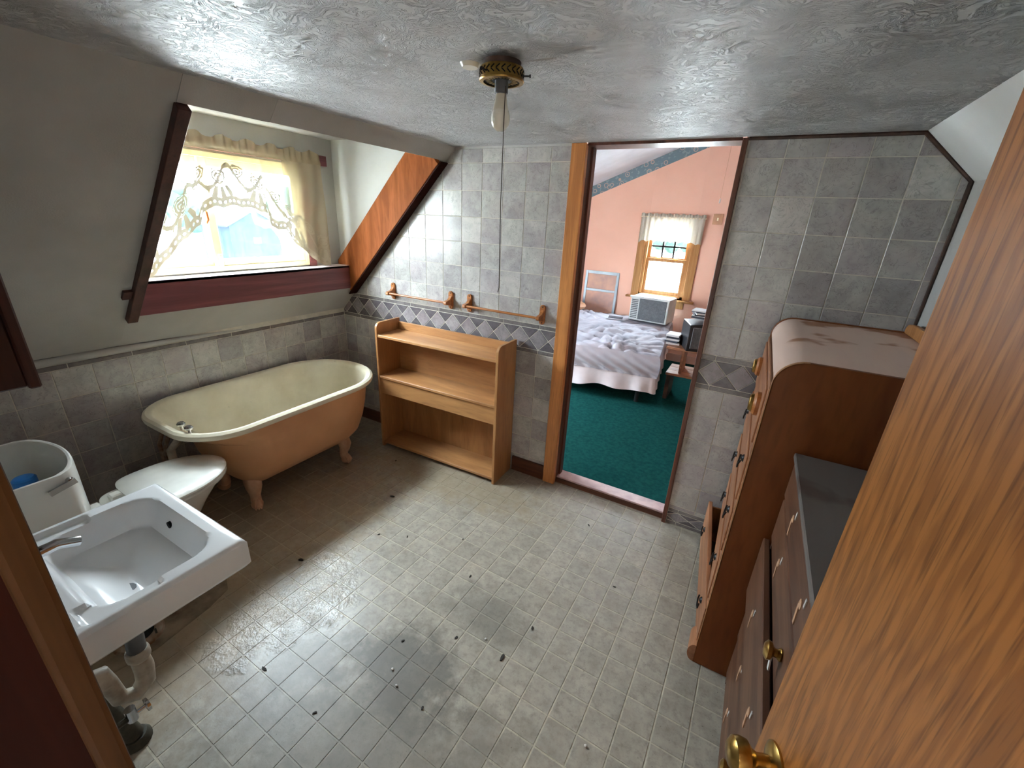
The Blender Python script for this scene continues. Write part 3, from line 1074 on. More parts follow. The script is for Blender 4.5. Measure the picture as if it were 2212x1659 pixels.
# open oak door
hinge = Vector((1.437, -2.395, 0))
edge = Vector((1.236, -1.752, 0))
dv = (edge - hinge)
dl = dv.length
d1 = thing('door_1', 'open oak veneer door with brass knob at the right edge', 'door', tuple(hinge), math.atan2(dv.y, dv.x), kind='structure')
MB().box(0, dl, -.036, 0, .012, 2.02).build('leaf', 'oak', d1, bev=.002)
kx = dl - .062
kz = .905
MB().lathe([(.033, .0), (.033, .004), (.026, .009), (.014, .012)], (kx, 0, kz), 28, 'y').build('rose', 'brass', d1, smooth=True)
MB().lathe([(.012, .0), (.011, .022), (.016, .030), (.026, .037), (.0285, .048), (.027, .058), (.018, .066), (.0005, .068)], (kx, .008, kz), 28, 'y').build('knob', 'brass', d1, smooth=True)
MB().box(dl, dl + .001, -.028, -.008, kz - .03, kz + .03).build('latch_plate', 'brass', d1)
for z in (.25, 1.05, 1.80):
    MB().tube([(.0, .004, z), (.0, .004, z + .09)], .006, 8).build('hinge', 'brass', d1, smooth=True)

# ------------------------------------------------------------------ claw-foot bathtub
TCX, TCY = -1.475, -.928
TWH, TLH = .385, .66


def rrect(d, z, w=TWH, l=TLH, rf=.375, rn=.27, n=12, sy=0.0, ne=0.0):
    """rounded rectangle; far end (+y) radius rf, near end radius rn, inset by d"""
    pts = []
    w, l = w - d, l - d - ne / 2
    sy += ne / 2
    for cx, cy, a0, r in ((1, 1, 0, rf), (-1, 1, 90, rf), (-1, -1, 180, rn), (1, -1, 270, rn)):
        r = max(min(r - d, w - .002, l - .002), .02)
        for k in range(n + 1):
            a = math.radians(a0 + 90 * k / n)
            pts.append(Vector((cx * (w - r) + r * math.cos(a), cy * (l - r) + r * math.sin(a) + sy, z)))
    return pts


tub = thing('clawfoot_bathtub', 'cream claw foot bathtub with peach painted outside under the dormer', 'bathtub', (TCX, TCY, 0))
ins = [(.022, .606, 0), (.004, .612, 0), (0, .625, 0), (.004, .638, 0), (.018, .647, 0), (.036, .645, 0), (.05, .634, 0), (.06, .612, 0), (.078, .50, .0), (.10, .38, .0), (.135, .28, .0),
       (.18, .225, .0), (.25, .203, .0), (.33, .198, .0)]
MB().loops([rrect(d, z, sy=s_, ne=.125 * sst(.60, .50, z)) for d, z, s_ in ins], False, True).build('basin', 'enamel', tub, smooth=True)
outs = [(.024, .608, 0), (.045, .60, 0), (.052, .56, 0), (.06, .50, 0), (.066, .45, .0), (.09, .34, .0), (.125, .245, .0), (.18, .185, .0), (.25, .165, .0), (.33, .16, .0)]
MB().loops([rrect(d, z, sy=s_, ne=.125 * sst(.60, .50, z)) for d, z, s_ in outs], False, True).build('shell', 'peach', tub, smooth=True)


def clawfoot(sx, y, ang):
    mb = MB()
    base = Vector((sx, y, 0))
    o = Vector((math.cos(ang), math.sin(ang), 0))
    path = [(-.07, .235), (-.03, .225), (.005, .195), (.022, .155), (.016, .115), (.004, .085), (.006, .06), (.016, .045)]
    rad = [.028, .043, .05, .044, .034, .028, .03, .028]
    mb.tube([base + o * a + Z * h for a, h in path], rad, 12)
    mb.ball(base + o * .018 + Z * .031, .034, .034, .031, 8)
    for s in (-.5, 0, .5):
        q = Vector((math.cos(ang + s), math.sin(ang + s), 0))
        mb.tube([base + o * .012 + Z * .075, base + o * .014 + q * .022 + Z * .055, base + o * .018 + q * .034 + Z * .03, base + o * .018 + q * .03 + Z * .008], [.012, .012, .010, .005], 8)
    return mb


for sx, y, an in ((.155, -.33, -.35), (.175, .31, .25), (-.16, -.33, PI + .35), (-.18, .31, PI - .25)):
    clawfoot(sx, y, an).build('foot', 'foot', tub, smooth=True)
for dx in (.03, .105):
    MB().lathe([(.008, 0), (.008, .02), (.018, .024), (.02, .034), (.014, .042), (.0005, .043)], (.085 + dx, -.595, .632), 14).build('tap_handle', 'chrome', tub, smooth=True)
MB().tube([(-.06, -.56, .50), (-.06, -.605, .46), (-.06, -.605, .25), (-.06, -.58, .02)], .02, 10).build('overflow_pipe', 'pvc_white', tub, smooth=True)
MB().tube([(-.13, -.57, .52), (-.13, -.60, .45), (-.13, -.60, .02)], .011, 8).build('supply_pipe', 'rust', tub, smooth=True)
MB().tube([(-.20, -.57, .52), (-.20, -.60, .45), (-.20, -.60, .02)], .011, 8).build('supply_pipe', 'rust', tub, smooth=True)

# ------------------------------------------------------------------ toilet
TX = -1.158
to = thing('toilet', 'white toilet with closed lid and lidless tank next to the bathtub', 'toilet', (TX, 0, 0))


def egg(y0, y1, w, z, n=40, back=.12):
    """plan outline: squared back at y0, long rounded front at y1"""
    pts = []
    c = y0 + back + .02
    for k in range(n):
        a = 2 * PI * k / n
        s, co_ = math.sin(a), math.cos(a)
        if s >= 0:
            pts.append(Vector((w * co_, c + (y1 - c) * s, z)))
        else:
            e = .45
            pts.append(Vector((w * math.copysign(abs(co_) ** e, co_), c - (c - y0) * abs(s) ** e, z)))
    return pts


HT = .09    # tall model
ls = []
for y0, y1, w, z in ((-2.04, -1.68, .10, 0), (-2.04, -1.68, .105, .02), (-2.01, -1.72, .085, .06), (-1.99, -1.71, .085, .16), (-1.97, -1.64, .11, .25), (-1.955, -1.57, .15, .36), (-1.94, -1.505, .172, .435), (-1.93, -1.492, .178, .375 + HT), (-1.90, -1.51, .163, .38 + HT), (-1.83, -1.57, .10, .379 + HT)):
    ls.append(egg(y0, y1, w, z))
MB().loops(ls).build('bowl', 'toilet', to, smooth=True)


def plate(levels, name):
    MB().loops([egg(-1.858 + d, -1.462 - d, .192 - d, z + HT) for d, z in levels]).build(name, 'seat', to, smooth=True)


plate([(.006, .379), (0, .386), (0, .394), (.006, .399)], 'seat_ring')
plate([(.005, .4005), (-.002, .406), (-.002, .414), (.010, .4215), (.07, .4235)], 'lid')
for s in (-1, 1):
    MB().box(s * .075 - .022, s * .075 + .022, -1.900, -1.850, .38 + HT, .412 + HT).build('seat_hinge', 'seat', to, bev=.006)
# tank: open box with curved front
TKZ0, TKZ1 = .46, .81


def tank_loop(d, z, taper=0):
    pts = []
    hw = .222 - d - taper
    yb, yf = -2.215 + d, -2.007 - d
    n = 20
    for k in range(n + 1):
        u = k / n * 2 - 1
        e = (1 - abs(u) ** 6) ** .5 if abs(u) < 1 else 0
        pts.append(Vector((hw * u, yf - .03 + .03 * (1 - u * u) * 1.6 - .03 * (1 - e), z)))
    pts.append(Vector((hw, yb, z)))
    pts.append(Vector((-hw, yb, z)))
    return pts


ls = [tank_loop(.03, TKZ0, .02), tank_loop(.0, TKZ0 + .03, .015), tank_loop(0, TKZ1 - .012), tank_loop(.002, TKZ1 - .002), tank_loop(.006, TKZ1), tank_loop(.013, TKZ1 - .002), tank_loop(.017, TKZ1 - .012), tank_loop(.02, TKZ0 + .05, .015), tank_loop(.03, TKZ0 + .03, .02)]
MB().loops(ls).build('tank', 'toilet', to, smooth=True)
MB().box(-.09, .09, -2.12, -1.93, .42, .49).build('tank_neck', 'toilet', to, bev=.01)
lv = MB().tube([(.215, -2.05, .777), (.236, -2.05, .777)], .012, 10)
lv.obox((.238, -2.075, .77), (0, 1, .25), (0, -.25, 1), (1, 0, 0), .038, .010, .005)
lv.build('flush_lever', 'chrome', to, smooth=True)
MB().tube([(.10, -2.13, .50), (.10, -2.13, .72)], .02, 10).build('fill_valve', 'black', to, smooth=True)
bf = MB().lathe([(.03, 0), (.034, .004), (.034, .05), (.028, .056), (.012, .058)], (0, 0, 0), 18)
o = bf.build('valve_cap', 'blue', None, (TX + .09, -2.10, .60), smooth=True)
o.parent = to
o.location = (-.035, -2.115, .675)
o['label'] = 'blue plastic cap inside the open tank'
MB().tube([(-.035, -2.115, .50), (-.035, -2.115, .68)], .014, 8).build('valve_post', 'black', to, smooth=True)

# ------------------------------------------------------------------ wall-hung sink
SX0, SX1, SY0, SY1, SZ = -.645, -.105, NEARY + .002, -1.905, .80
sk = thing('wall_sink', 'white rectangular wall hung sink with side soap ledges', 'sink', ((SX0 + SX1) / 2, 0, 0))
HW = (SX1 - SX0) / 2


def sdrr(x, y, cx, cy, hx, hy, r):
    qx, qy = abs(x - cx) - hx + r, abs(y - cy) - hy + r
    return math.hypot(max(qx, 0), max(qy, 0)) + min(max(qx, qy), 0) - r


def sink_z(x, y):
    z = SZ
    hx = .215 - .03 * sst(-2.10, -2.26, y) * 0
    d = sdrr(x, y, 0, -2.098, hx, .143, .075)
    dep = sst(.004, -.035, d) * .085 + sst(-.03, -.15, d) * .045
    soap = 0
    for s in (-1, 1):
        ds = sdrr(x, y, s * .205, -2.185, .045, .085, .02)
        soap = max(soap, sst(.0, -.012, ds) * .014)
    z -= max(dep, soap)
    z += .02 * sst(-2.285, -2.32, y) * 0
    z += .010 * sst(-.012, 0, max(abs(x) - HW, y - SY1)) * 0
    return z


NX_, NY_ = 76, 66


def sp(u, v):
    x = -HW + 2 * HW * u
    y = SY0 + (SY1 - SY0) * v
    z = sink_z(x, y)
    e = min(HW - abs(x), SY1 - y)
    if e < .012:
        z -= .010 * (1 - e / .012) ** 2
    return (x, y, z)


mb = MB().grid(NX_, NY_, sp)
top = len(mb.v)
ring = [i for i in range(NX_)] + [j * NX_ + NX_ - 1 for j in range(1, NY_)] + [(NY_ - 1) * NX_ + i for i in range(NX_ - 2, -1, -1)] + [j * NX_ for j in range(NY_ - 2, 0, -1)]
prev = ring
for ins_, zz in ((0.0, .715), (.012, .698), (.10, .66)):
    cur = []
    for i in ring:
        x, y, z = mb.v[i]
        k = 1 - ins_ / .25
        mb.v.append((x * k, -2.15 + (y + 2.15) * k, zz))
        cur.append(len(mb.v) - 1)
    for a in range(len(ring)):
        b = (a + 1) % len(ring)
        mb.f.append((prev[a], prev[b], cur[b], cur[a]))
    prev = cur
mb.f.append(tuple(prev))
mb.build('basin', 'porcelain', sk, smooth=True)
MB().lathe([(.0005, 0), (.011, 0), (.011, .012)], (-.048, -1.976, .757), 14, 'y').build('overflow_hole', 'hole', sk, smooth=True)
MB().lathe([(.022, 0), (.022, .003), (.016, .004)], (0, -2.13, .668), 18).build('drain', 'chrome', sk, smooth=True)
fc = thing('sink_faucet', 'chrome faucet standing on the back ledge of the sink', 'faucet', ((SX0 + SX1) / 2, -2.33, SZ - .0005))
MB().box(-.10, .10, -.025, .025, 0, .018).build('base_plate', 'chrome', fc, bev=.006, seg=2)
MB().tube([(0, 0, .015), (0, .01, .06), (0, .05, .085), (0, .11, .088), (0, .15, .07)], [.018, .018, .016, .014, .013], 12).build('spout', 'chrome', fc, smooth=True)
for s in (-1, 1):
    MB().lathe([(.014, .015), (.013, .03), (.022, .036), (.022, .055), (.012, .06)], (s * .075, 0, 0), 12).build('handle', 'chrome', fc, smooth=True)

# sink waste pipes
pp = thing('sink_trap', 'grey and white sink drain trap under the wall hung sink', 'drain pipe', (-.33, -2.165, 0))
MB().tube([(-.01, .03, .68), (-.005, .015, .58), (0, .004, .455)], .024, 12).build('tailpiece', 'pvc_grey', pp, smooth=True)
MB().lathe([(.026, .0), (.030, .006), (.030, .03), (.027, .036)], (0, .004, .432), 14).build('slip_nut', 'pvc_white', pp, smooth=True)
MB().tube([(0, .004, .435), (.0, .006, .39), (.0, .0, .34), (.0, -.03, .315), (.0, -.065, .34), (0, -.075, .42)], [.024, .026, .026, .024, .022, .022], 12).build('trap_bend', 'pvc_white', pp, smooth=True)
MB().tube([(0, -.075, .42), (0, -.08, .46), (0, -.12, .475), (0, -.232, .475)], .022, 12).build('trap_arm', 'pvc_white', pp, smooth=True)
sv = thing('shutoff_valve', 'small chrome shutoff valve beside the sink trap', 'valve', (-.27, -2.20, 0))
MB().tube([(0, -.198, .31), (0, -.02, .31)], .009, 8).build('stub', 'galv', sv, smooth=True)
MB().tube([(0, -.03, .295), (0, -.03, .34)], .014, 10).build('body', 'chrome', sv, smooth=True)
MB().lathe([(.006, 0), (.006, .02), (.02, .022), (.02, .03)], (0, -.018, .31), 10, 'y').build('handle', 'chrome', sv, smooth=True)
gp = thing('waste_pipe', 'dark corroded iron waste pipe slanting to the floor below the sink', 'pipe', (-.455, -2.215, 0))
MB().tube([(-.03, -.06, .36), (-.02, -.035, .2), (0, 0, .03)], .028, 14).build('pipe', 'galv', gp, smooth=True)
MB().lathe([(.045, 0), (.045, .012), (.034, .03)], (0, 0, 0), 18).build('collar', 'galv', gp, smooth=True)
# old toilet flange and bare patch
bp = []
for a_, b_ in ((-1.02, -2.20), (-.80, -2.20), (-.775, -2.02), (-.795, -1.80), (-.84, -1.70), (-.91, -1.665), (-.98, -1.70), (-1.02, -1.80), (-1.05, -2.02)):
    bp.append((a_ + random.uniform(-.01, .01), b_))
tag(MB().prism(bp, 'z', .0, .0012).build('bare_floor_patch', 'subfloor'), 'dark stained bare patch of floor beneath the sink', 'floor patch')
fg = thing('closet_flange', 'rusty old drain flange ring in the bare floor under the sink', 'flange', (-.905, -2.03, .0012))
MB().lathe([(.055, .0), (.055, .012), (.062, .016), (.085, .010), (.09, .0)], (0, 0, 0), 28, cap=False).build('ring', 'rust', fg, smooth=True)
MB().lathe([(.056, .0), (.0005, .0005)], (0, 0, .001), 24, cap=False).build('drain_opening', 'hole', fg)
for a in (.6, 3.6):
    MB().tube([(.074 * math.cos(a), .074 * math.sin(a), .008), (.074 * math.cos(a), .074 * math.sin(a), .035)], .004, 6).build('bolt', 'galv', fg)

# wall cabinet above the sink
wc = thing('wall_cabinet', 'dark red brown cabinet on the wall above the sink', 'cabinet', (-.36, NEARY, 1.39))
MB().box(-.26, .26, 0, .185, 0, .60).build('body', 'cabinet', wc, bev=.003)
MB().box(-.262, .262, .185, .203, -.005, .605).build('door', 'cabinet', wc, bev=.003)

# ------------------------------------------------------------------ bookcase
bk = thing('bookcase', 'open birch plywood bookcase with three shelves beside the bathtub', 'bookcase', (-.235, -.012, 0), math.radians(1.6))
BW, BD, BH = 1.025, .245, .992


def side_poly(r=.045):
    pts = [(0, 0), (0, BH)]
    for k in range(7):
        a = math.radians(90 + 90 * k / 6)
        pts.append((-BD + r + r * math.cos(a), BH - r + r * math.sin(a)))
    pts.append((-BD, 0))
    return pts


MB().prism(side_poly(), 'x', -.019, 0).build('side_panel', 'shelf', bk, bev=.002)
MB().prism(side_poly(), 'x', -BW, -BW + .019).build('side_panel', 'shelf', bk, bev=.002)
xi0, xi1 = -BW + .019, -.019
for nm, z0, z1, y0 in (('top_shelf', .888, .906, -BD + .004), ('middle_shelf', .575, .593, -BD + .003), ('bottom_shelf', .028, .046, -BD + .006)):
    MB().box(xi0, xi1, y0, -.012, z0, z1).build(nm, 'shelf_x', bk, bev=.0015)
MB().box(xi0, xi1, -BD + .012, -BD + .030, .452, .575).build('apron', 'shelf_x', bk, bev=.0015)
MB().box(xi0, xi1, -.014, -.002, .046, .575).build('back_panel', 'shelf', bk)
MB().box(xi0, xi1, -.014, -.002, .593, .888).build('back_panel', 'shelf_x', bk)
MB().box(xi0, xi1, -.020, -.002, .906, .965).build('back_rail', 'shelf_x', bk, bev=.002)


# ------------------------------------------------------------------ towel bars
def towel_bar(x0, x1, label):
    t_ = thing('towel_bar', label, 'towel bar', ((x0 + x1) / 2, 0, 1.178), group='towel bars over the bookcase')
    h = (x1 - x0) / 2
    for s in (-1, 1):
        st = []
        for k in range(17):
            a = PI * k / 16
            st.append((s * h + .0195 * math.cos(a), .042 + .0195 * math.sin(a)))
        for k in range(17):
            a = PI + PI * k / 16
            st.append((s * h + .0195 * math.cos(a), -.042 + .0195 * math.sin(a)))
        b_ = MB().prism(st, 'y', -.014, -.0005).build('bracket_plate', 'towel', t_, bev=.003)
        arm = [(-.012, .034), (-.022, .018), (-.038, .006), (-.060, .002), (-.078, -.002), (-.082, -.016), (-.074, -.026), (-.055, -.028), (-.030, -.033), (-.012, -.040)]
        MB().prism(arm, 'x', s * h - .013, s * h + .013).build('bracket_arm', 'towel', t_, bev=.003)
        for zz in (.05, -.05):
            MB().ball((s * h, -.0145, zz), .005, .002, .005, 5).build('screw_plug', 'dresser_d', b_, smooth=True)
    MB().tube([(-h, -.064, -.012), (h, -.064, -.012)], .008, 12).build('rod', 'towel', t_, smooth=True)
    return t_


towel_bar(-1.322, -.781, 'wooden towel bar on tiles nearest the dormer')
towel_bar(-.622, -.068, 'wooden towel bar on tiles nearest the door frame')

# ------------------------------------------------------------------ bare-bulb ceiling lamp
lp = thing('ceiling_lamp', 'bare bulb ceiling lamp with pierced brass collar and pull cord', 'lamp', (.324, -1.235, CEIL))
MB().lathe([(.0005, 0), (.052, 0), (.05, -.012), (.03, -.02), (.02, -.022)], (0, 0, 0), 28, cap=False).build('canopy', 'dresser_d', lp, smooth=True)
MB().lathe([(.058, -.014), (.060, -.017), (.060, -.040), (.062, -.044), (.060, -.047), (.050, -.048), (.050, -.045), (.057, -.042), (.057, -.017), (.055, -.014)], (0, 0, 0), 40, cap=False).build('collar', 'brass', lp, smooth=True)
ch = MB()
for k in range(26):
    a = 2 * PI * k / 26
    for s in (1, -1):
        rad = Vector((math.cos(a), math.sin(a), 0))
        tan = Vector((-math.sin(a), math.cos(a), 0))
        ch.obox(rad * .0602 + Z * (-.0285 + s * .0045), tan + Z * (.8 * s), rad, Z - tan * (.8 * s), .0062, .0008, .0013)
o = ch.build('chevron_piercing', 'hole', lp)
o['kind'] = 'stuff'
MB().lathe([(.0005, -.040), (.052, -.041), (.052, -.043), (.0005, -.0435)], (0, 0, 0), 32, cap=False).build('under_plate', 'iron', lp)
ch = MB()
for k in range(22):
    a = 2 * PI * k / 22
    rad = Vector((math.cos(a), math.sin(a), 0))
    tan = Vector((-math.sin(a), math.cos(a), 0))
    for s in (1, -1):
        ch.obox(rad * (.036) + tan * (.0022 * s) - Z * .0442, rad + tan * (.45 * s), tan - rad * (.45 * s), Z, .0085, .0012, .0006)
o = ch.build('chevron_ribs', 'brass', lp)
o['kind'] = 'stuff'
for a in (.35, 2.45, 4.5):
    r_ = Vector((math.cos(a), math.sin(a), 0))
    MB().tube([r_ * .056 - Z * .032, r_ * .076 - Z * .032, r_ * .076 - Z * .032 + r_ * .0005, r_ * .080 - Z * .032], [.0022, .0022, .0042, .0042], 8).build('thumb_screw', 'iron', lp, smooth=True)
MB().lathe([(.0185, -.040), (.0185, -.072), (.0165, -.074)], (0, 0, 0), 20).build('socket', 'pvc_grey', lp, smooth=True)
MB().lathe([(.0135, -.072), (.0150, -.080), (.0175, -.095), (.0215, -.110), (.0225, -.113)], (0, 0, 0), 24).build('bulb_base', 'bulb', lp, smooth=True)
MB().lathe([(.0225, -.113), (.0258, -.124), (.0268, -.134), (.0252, -.146), (.0195, -.157), (.010, -.1635), (.0005, -.165)], (0, 0, 0), 28, cap=False).build('bulb_globe', 'bulb_glass', lp, smooth=True)
MB().tube([(.020, -.012, -.060), (.024, -.018, -.066), (.024, -.020, -.12), (.018, -.012, -.35), (.022, -.010, -.60), (.018, -.010, -.615)], .0012, 6).build('pull_cord', 'cord', lp, smooth=True)
tag(MB().tube([(.232, -1.255, CEIL), (.232, -1.255, CEIL - .010)], [.028, .022], 18).build('ceiling_hook_plate', 'bulb', smooth=True), 'small tan disc on the ceiling left of the lamp', 'disc')

# ------------------------------------------------------------------ tall chest of drawers
CX0, CX1, CY0, CY1, CH = 1.168, 1.675, -.89, -.025, 1.362
chs = thing('tall_chest', 'tall waterfall chest of drawers with dusty rounded top', 'chest of drawers', (CX0, CY0, 0))
CL, CD = CY1 - CY0, CX1 - CX0


def chest_poly(r=.085, g=0.0):
    pts = [(CD, 0), (CD, CH - g)]
    for k in range(9):
        a = math.radians(90 + 90 * k / 8)
        pts.append((r + (r - g) * math.cos(a), CH - r + (r - g) * math.sin(a)))
    pts += [(g, 0)]
    return pts


MB().prism(chest_poly(), 'y', 0, .020).build('side_panel', 'chest_side', chs, bev=.002)
MB().prism(chest_poly(), 'y', CL - .020, CL).build('side_panel', 'chest_side', chs, bev=.002)
arc = [p for p in chest_poly(.085, .004)][1:-1]
inn = [p for p in chest_poly(.085, .022)][1:-1]
MB().prism(arc + inn[::-1], 'y', .020, CL - .020).build('top_panel', 'dust_top', chs, smooth=True)
MB().box(.03, CD, .020, CL - .020, .03, 1.27).build('carcass', 'dresser_d', chs)
edge_poly = [(x - .0015, z) for x, z in chest_poly()[2:]]
MB().add([(x, y, z) for y in (-.0005, .021) for x, z in edge_poly], [(i, i + 1, len(edge_poly) + i + 1, len(edge_poly) + i) for i in range(len(edge_poly) - 1)]).build('edge_band', 'chest_edge', chs, smooth=True)


def ring_pull(parent, x, y, z):
    b_ = MB().lathe([(.016, .0), (.014, -.004), (.006, -.010)], (x, y, z), 12, 'x').build('pull_plate', 'iron', parent, smooth=True)
    pts = [(x - .012 - .004 * math.sin(a * .5), y + .026 * math.cos(a), z - .018 - .022 * math.sin(a)) for a in [k * PI / 8 for k in range(9)]]
    pts = [(x - .010, y + .026, z)] + pts + [(x - .010, y - .026, z)]
    MB().tube(pts, .0035, 8).build('pull_ring', 'iron', b_, smooth=True)


def drawer(parent, z0, z1, y0, y1, x=0.0, name='drawer'):
    d = MB().box(x - .004, x + .03, y0, y1, z0, z1).build(name, 'chest_front', parent, bev=.006, seg=2)
    MB().box(x - .010, x - .003, y0 + .03, y1 - .03, z0 + .022, z1 - .022).build('raised_panel', 'chest_front', d, bev=.005, seg=2)
    return d


ZS = [(1.015, 1.262), (.775, 1.005), (.535, .765), (.285, .525)]
for i, (z0, z1) in enumerate(ZS):
    d = drawer(chs, z0, z1, .022, CL - .022)
    for yy in (.17, CL - .17):
        zc = (z0 + z1) / 2 + .005
        if i == 0:
            b_ = MB().lathe([(.044, -.008), (.044, -.022), (.036, -.030), (.024, -.032)], (0, yy, zc), 20, 'x').build('pull_base', 'towel', d, smooth=True)
            MB().lathe([(.030, -.026), (.034, -.032), (.032, -.040), (.028, -.043), (.026, -.038), (.010, -.036), (.0005, -.036)], (0, yy, zc), 20, 'x', cap=False).build('brass_cup', 'brass', b_, smooth=True)
        else:
            ring_pull(d, -.010, yy, zc + .02)
# bottom drawer hangs open at its far end
bd = bpy.data.objects.new('drawer', None)
COL.objects.link(bd)
bd.parent = chs
bd.location = (-.002, .03, 0)
bd.rotation_euler = (0, 0, math.radians(5.0))
d = MB().box(-.004, .016, 0, CL - .05, .045, .275).build('drawer_front', 'chest_front', bd, bev=.004, seg=2)
MB().box(.016, .36, .01, .022, .06, .25).build('drawer_side', 'chest_edge', bd)
MB().box(.016, .36, CL - .07, CL - .058, .06, .25).build('drawer_side', 'chest_edge', bd)
MB().box(.016, .36, .022, CL - .07, .06, .066).build('drawer_bottom', 'dresser_d', bd)
for yy in (.14, CL - .20):
    b_ = MB().lathe([(.016, .0), (.014, -.004), (.006, -.010)], (-.004, yy, .18), 12, 'x').build('pull_plate', 'iron', bd, smooth=True)
    pts = [(-.014, yy + .026, .18)] + [(-.016, yy + .026 * math.cos(k * PI / 8), .162 - .022 * math.sin(k * PI / 8)) for k in range(9)] + [(-.014, yy - .026, .18)]
    MB().tube(pts, .0035, 8).build('pull_ring', 'iron', bd, smooth=True)
# scroll foot and base rail
ft = []
for k in range(13):
    a = PI * .5 + PI * k / 12
    ft.append((-.004 + .026 * math.cos(a), .045 + .045 * math.sin(a)))
MB().prism([(.03, .09)] + ft + [(.03, 0)], 'y', .002, .11).build('scroll_foot', 'chest_front', chs, smooth=True)
MB().prism([(.03, .09)] + ft + [(.03, 0)], 'y', CL - .09, CL - .002).build('scroll_foot', 'chest_front', chs, smooth=True)
gal = [(.02, 0), (.02, .02), (.04, .04), (.10, .048), (CL - .10, .048), (CL - .04, .04), (CL - .02, .02), (CL - .02, 0)]
MB().add([(x, y, CH - .003 + z) for x in (CD - .028, CD - .008) for y, z in gal], [tuple(range(8)), tuple(range(15, 7, -1))] + [(i, (i + 1) % 8, 8 + (i + 1) % 8, 8 + i) for i in range(8)]).build('back_gallery', 'chest_edge', chs, bev=.003)

# ------------------------------------------------------------------ lower dark dresser
LX0, LX1, LY0, LY1, LH = 1.287, 1.675, -1.70, -.905, 1.07
dr = thing('low_dresser', 'dark walnut dresser with dusty grey top between tall chest and door', 'dresser', (LX0, LY0, 0))
LL, LD = LY1 - LY0, LX1 - LX0
MB().box(-.006, LD, -.008, LL, LH - .018, LH).build('top_panel', 'dust_dark', dr, bev=.003)
MB().box(.012, LD, 0, .016, .0, LH - .018).build('side_panel', 'dresser_d', dr)
MB().box(.012, LD, LL - .016, LL, .0, LH - .018).build('side_panel', 'dresser_d', dr)
MB().box(.10, LD, .016, LL - .016, .06, LH - .02).build('carcass', 'dresser_d', dr)
MB().box(.014, .03, .016, LL - .016, .0, .058).build('plinth', 'dresser_d', dr)
for i, (z0, z1, xo) in enumerate(((.92, 1.048, 0), (.75, .905, .002), (.49, .735, -.018), (.27, .48, .0), (.065, .26, .004))):
    d = MB().box(xo, xo + .02, .018, LL - .018, z0, z1).build('drawer', 'dresser', dr, bev=.003)
    MB().box(xo + .02, .10, .03, LL - .03, z0 + .01, z1 - .03).build('drawer_box', 'dresser_d', d)
    for yy in (.20, LL - .26):
        zc = (z0 + z1) / 2
        if i in (1, 3) and yy < .3:
            b_ = MB().lathe([(.014, 0), (.016, -.004), (.010, -.010), (.010, -.016), (.020, -.022), (.022, -.030), (.014, -.036), (.0005, -.037)], (xo, yy, zc), 16, 'x', cap=False).build('brass_knob', 'brass', d, smooth=True)
            MB().obox((xo - .018, yy - .004, zc - .028), (0, .5, 1), (1, 0, 0), (0, 1, -.5), .018, .0015, .008).build('torn_tag', 'chip', b_)
        else:
            MB().lathe([(.012, 0), (.012, -.0015), (.006, -.0025)], (xo, yy, zc), 9, 'x').build('bare_pull_mark', 'almond', d)
            MB().obox((xo - .0012, yy + .004, zc - .03), (0, .12, 1), (1, 0, 0), (0, 1, -.12), .026, .001, .006).build('peeled_strip', 'almond', d)
            MB().obox((xo - .0012, yy - .03, zc + .03), (0, -.1, 1), (1, 0, 0), (0, 1, .1), .012, .001, .004).build('peeled_strip', 'chip', d)

# ------------------------------------------------------------------ bedroom shell
BZ = .04
BX0, BX1, BY0, BY1 = -2.3, 2.25, .06, 3.5
struct('floor_bedroom', MB().box(BX0, BX1, .12, BY1 + .1, -.1, BZ), 'carpet', 'dark green bedroom carpet seen through the doorway', 'carpet')
gz = lambda x: 2.20 + .41 * (x + 1.065)
RIDGE = .55
gable = lambda x: gz(x) if x <= RIDGE else gz(RIDGE) - .41 * (x - RIDGE)
bw = thing('wall_bedroom_far', 'pink gable wall at the far end of the bedroom', 'wall', kind='structure')
QX0, QX1, QZ0, QZ1 = -.30, .27, .87, 1.80


def wallpoly(x0, x1, z0=None, z1=None):
    xs = [x0] + ([RIDGE] if x0 < RIDGE < x1 else []) + [x1]
    b = [(x, -.1 if z0 is None else z0) for x in (x0, x1)]
    t_ = [(x, (gable(x) + .04) if z1 is None else z1) for x in xs[::-1]]
    return b + t_


for a in ((BX0, QX0, None, None), (QX1, BX1, None, None), (QX0, QX1, None, QZ0), (QX0, QX1, QZ1, None)):
    MB().prism(wallpoly(*a), 'y', BY1, BY1 + .12).build('wall_panel', 'pink', bw)
nw = thing('wall_bedroom_near', 'pink bedroom side of the wall around the doorway', 'wall', kind='structure')
for a in ((BX0, DX0 - .02, None, None), (DX1 + .024, BX1, None, None), (DX0 - .02, DX1 + .024, CEIL, None)):
    MB().prism(wallpoly(*a), 'y', .06, .12).build('wall_panel', 'pink', nw)
struct('wall_bedroom_right', MB().box(BX1, BX1 + .08, .0, BY1 + .12, -.1, gable(BX1) + .05), 'pink', 'pink right bedroom wall', 'wall')
rw = thing('wall_bedroom_left', 'pink left bedroom wall with an added side window', 'wall', kind='structure')
SY_0, SY_1, SZ_0, SZ_1 = .40, 1.30, .55, 1.55
MB().box(BX0 - .08, BX0, .0, SY_0, -.1, gable(BX0) + .05).build('wall_panel', 'pink', rw)
MB().box(BX0 - .08, BX0, SY_1, BY1 + .12, -.1, gable(BX0) + .05).build('wall_panel', 'pink', rw)
MB().box(BX0 - .08, BX0, SY_0, SY_1, -.1, SZ_0).build('wall_panel', 'pink', rw)
MB().box(BX0 - .08, BX0, SY_0, SY_1, SZ_1, gable(BX0) + .05).build('wall_panel', 'pink', rw)
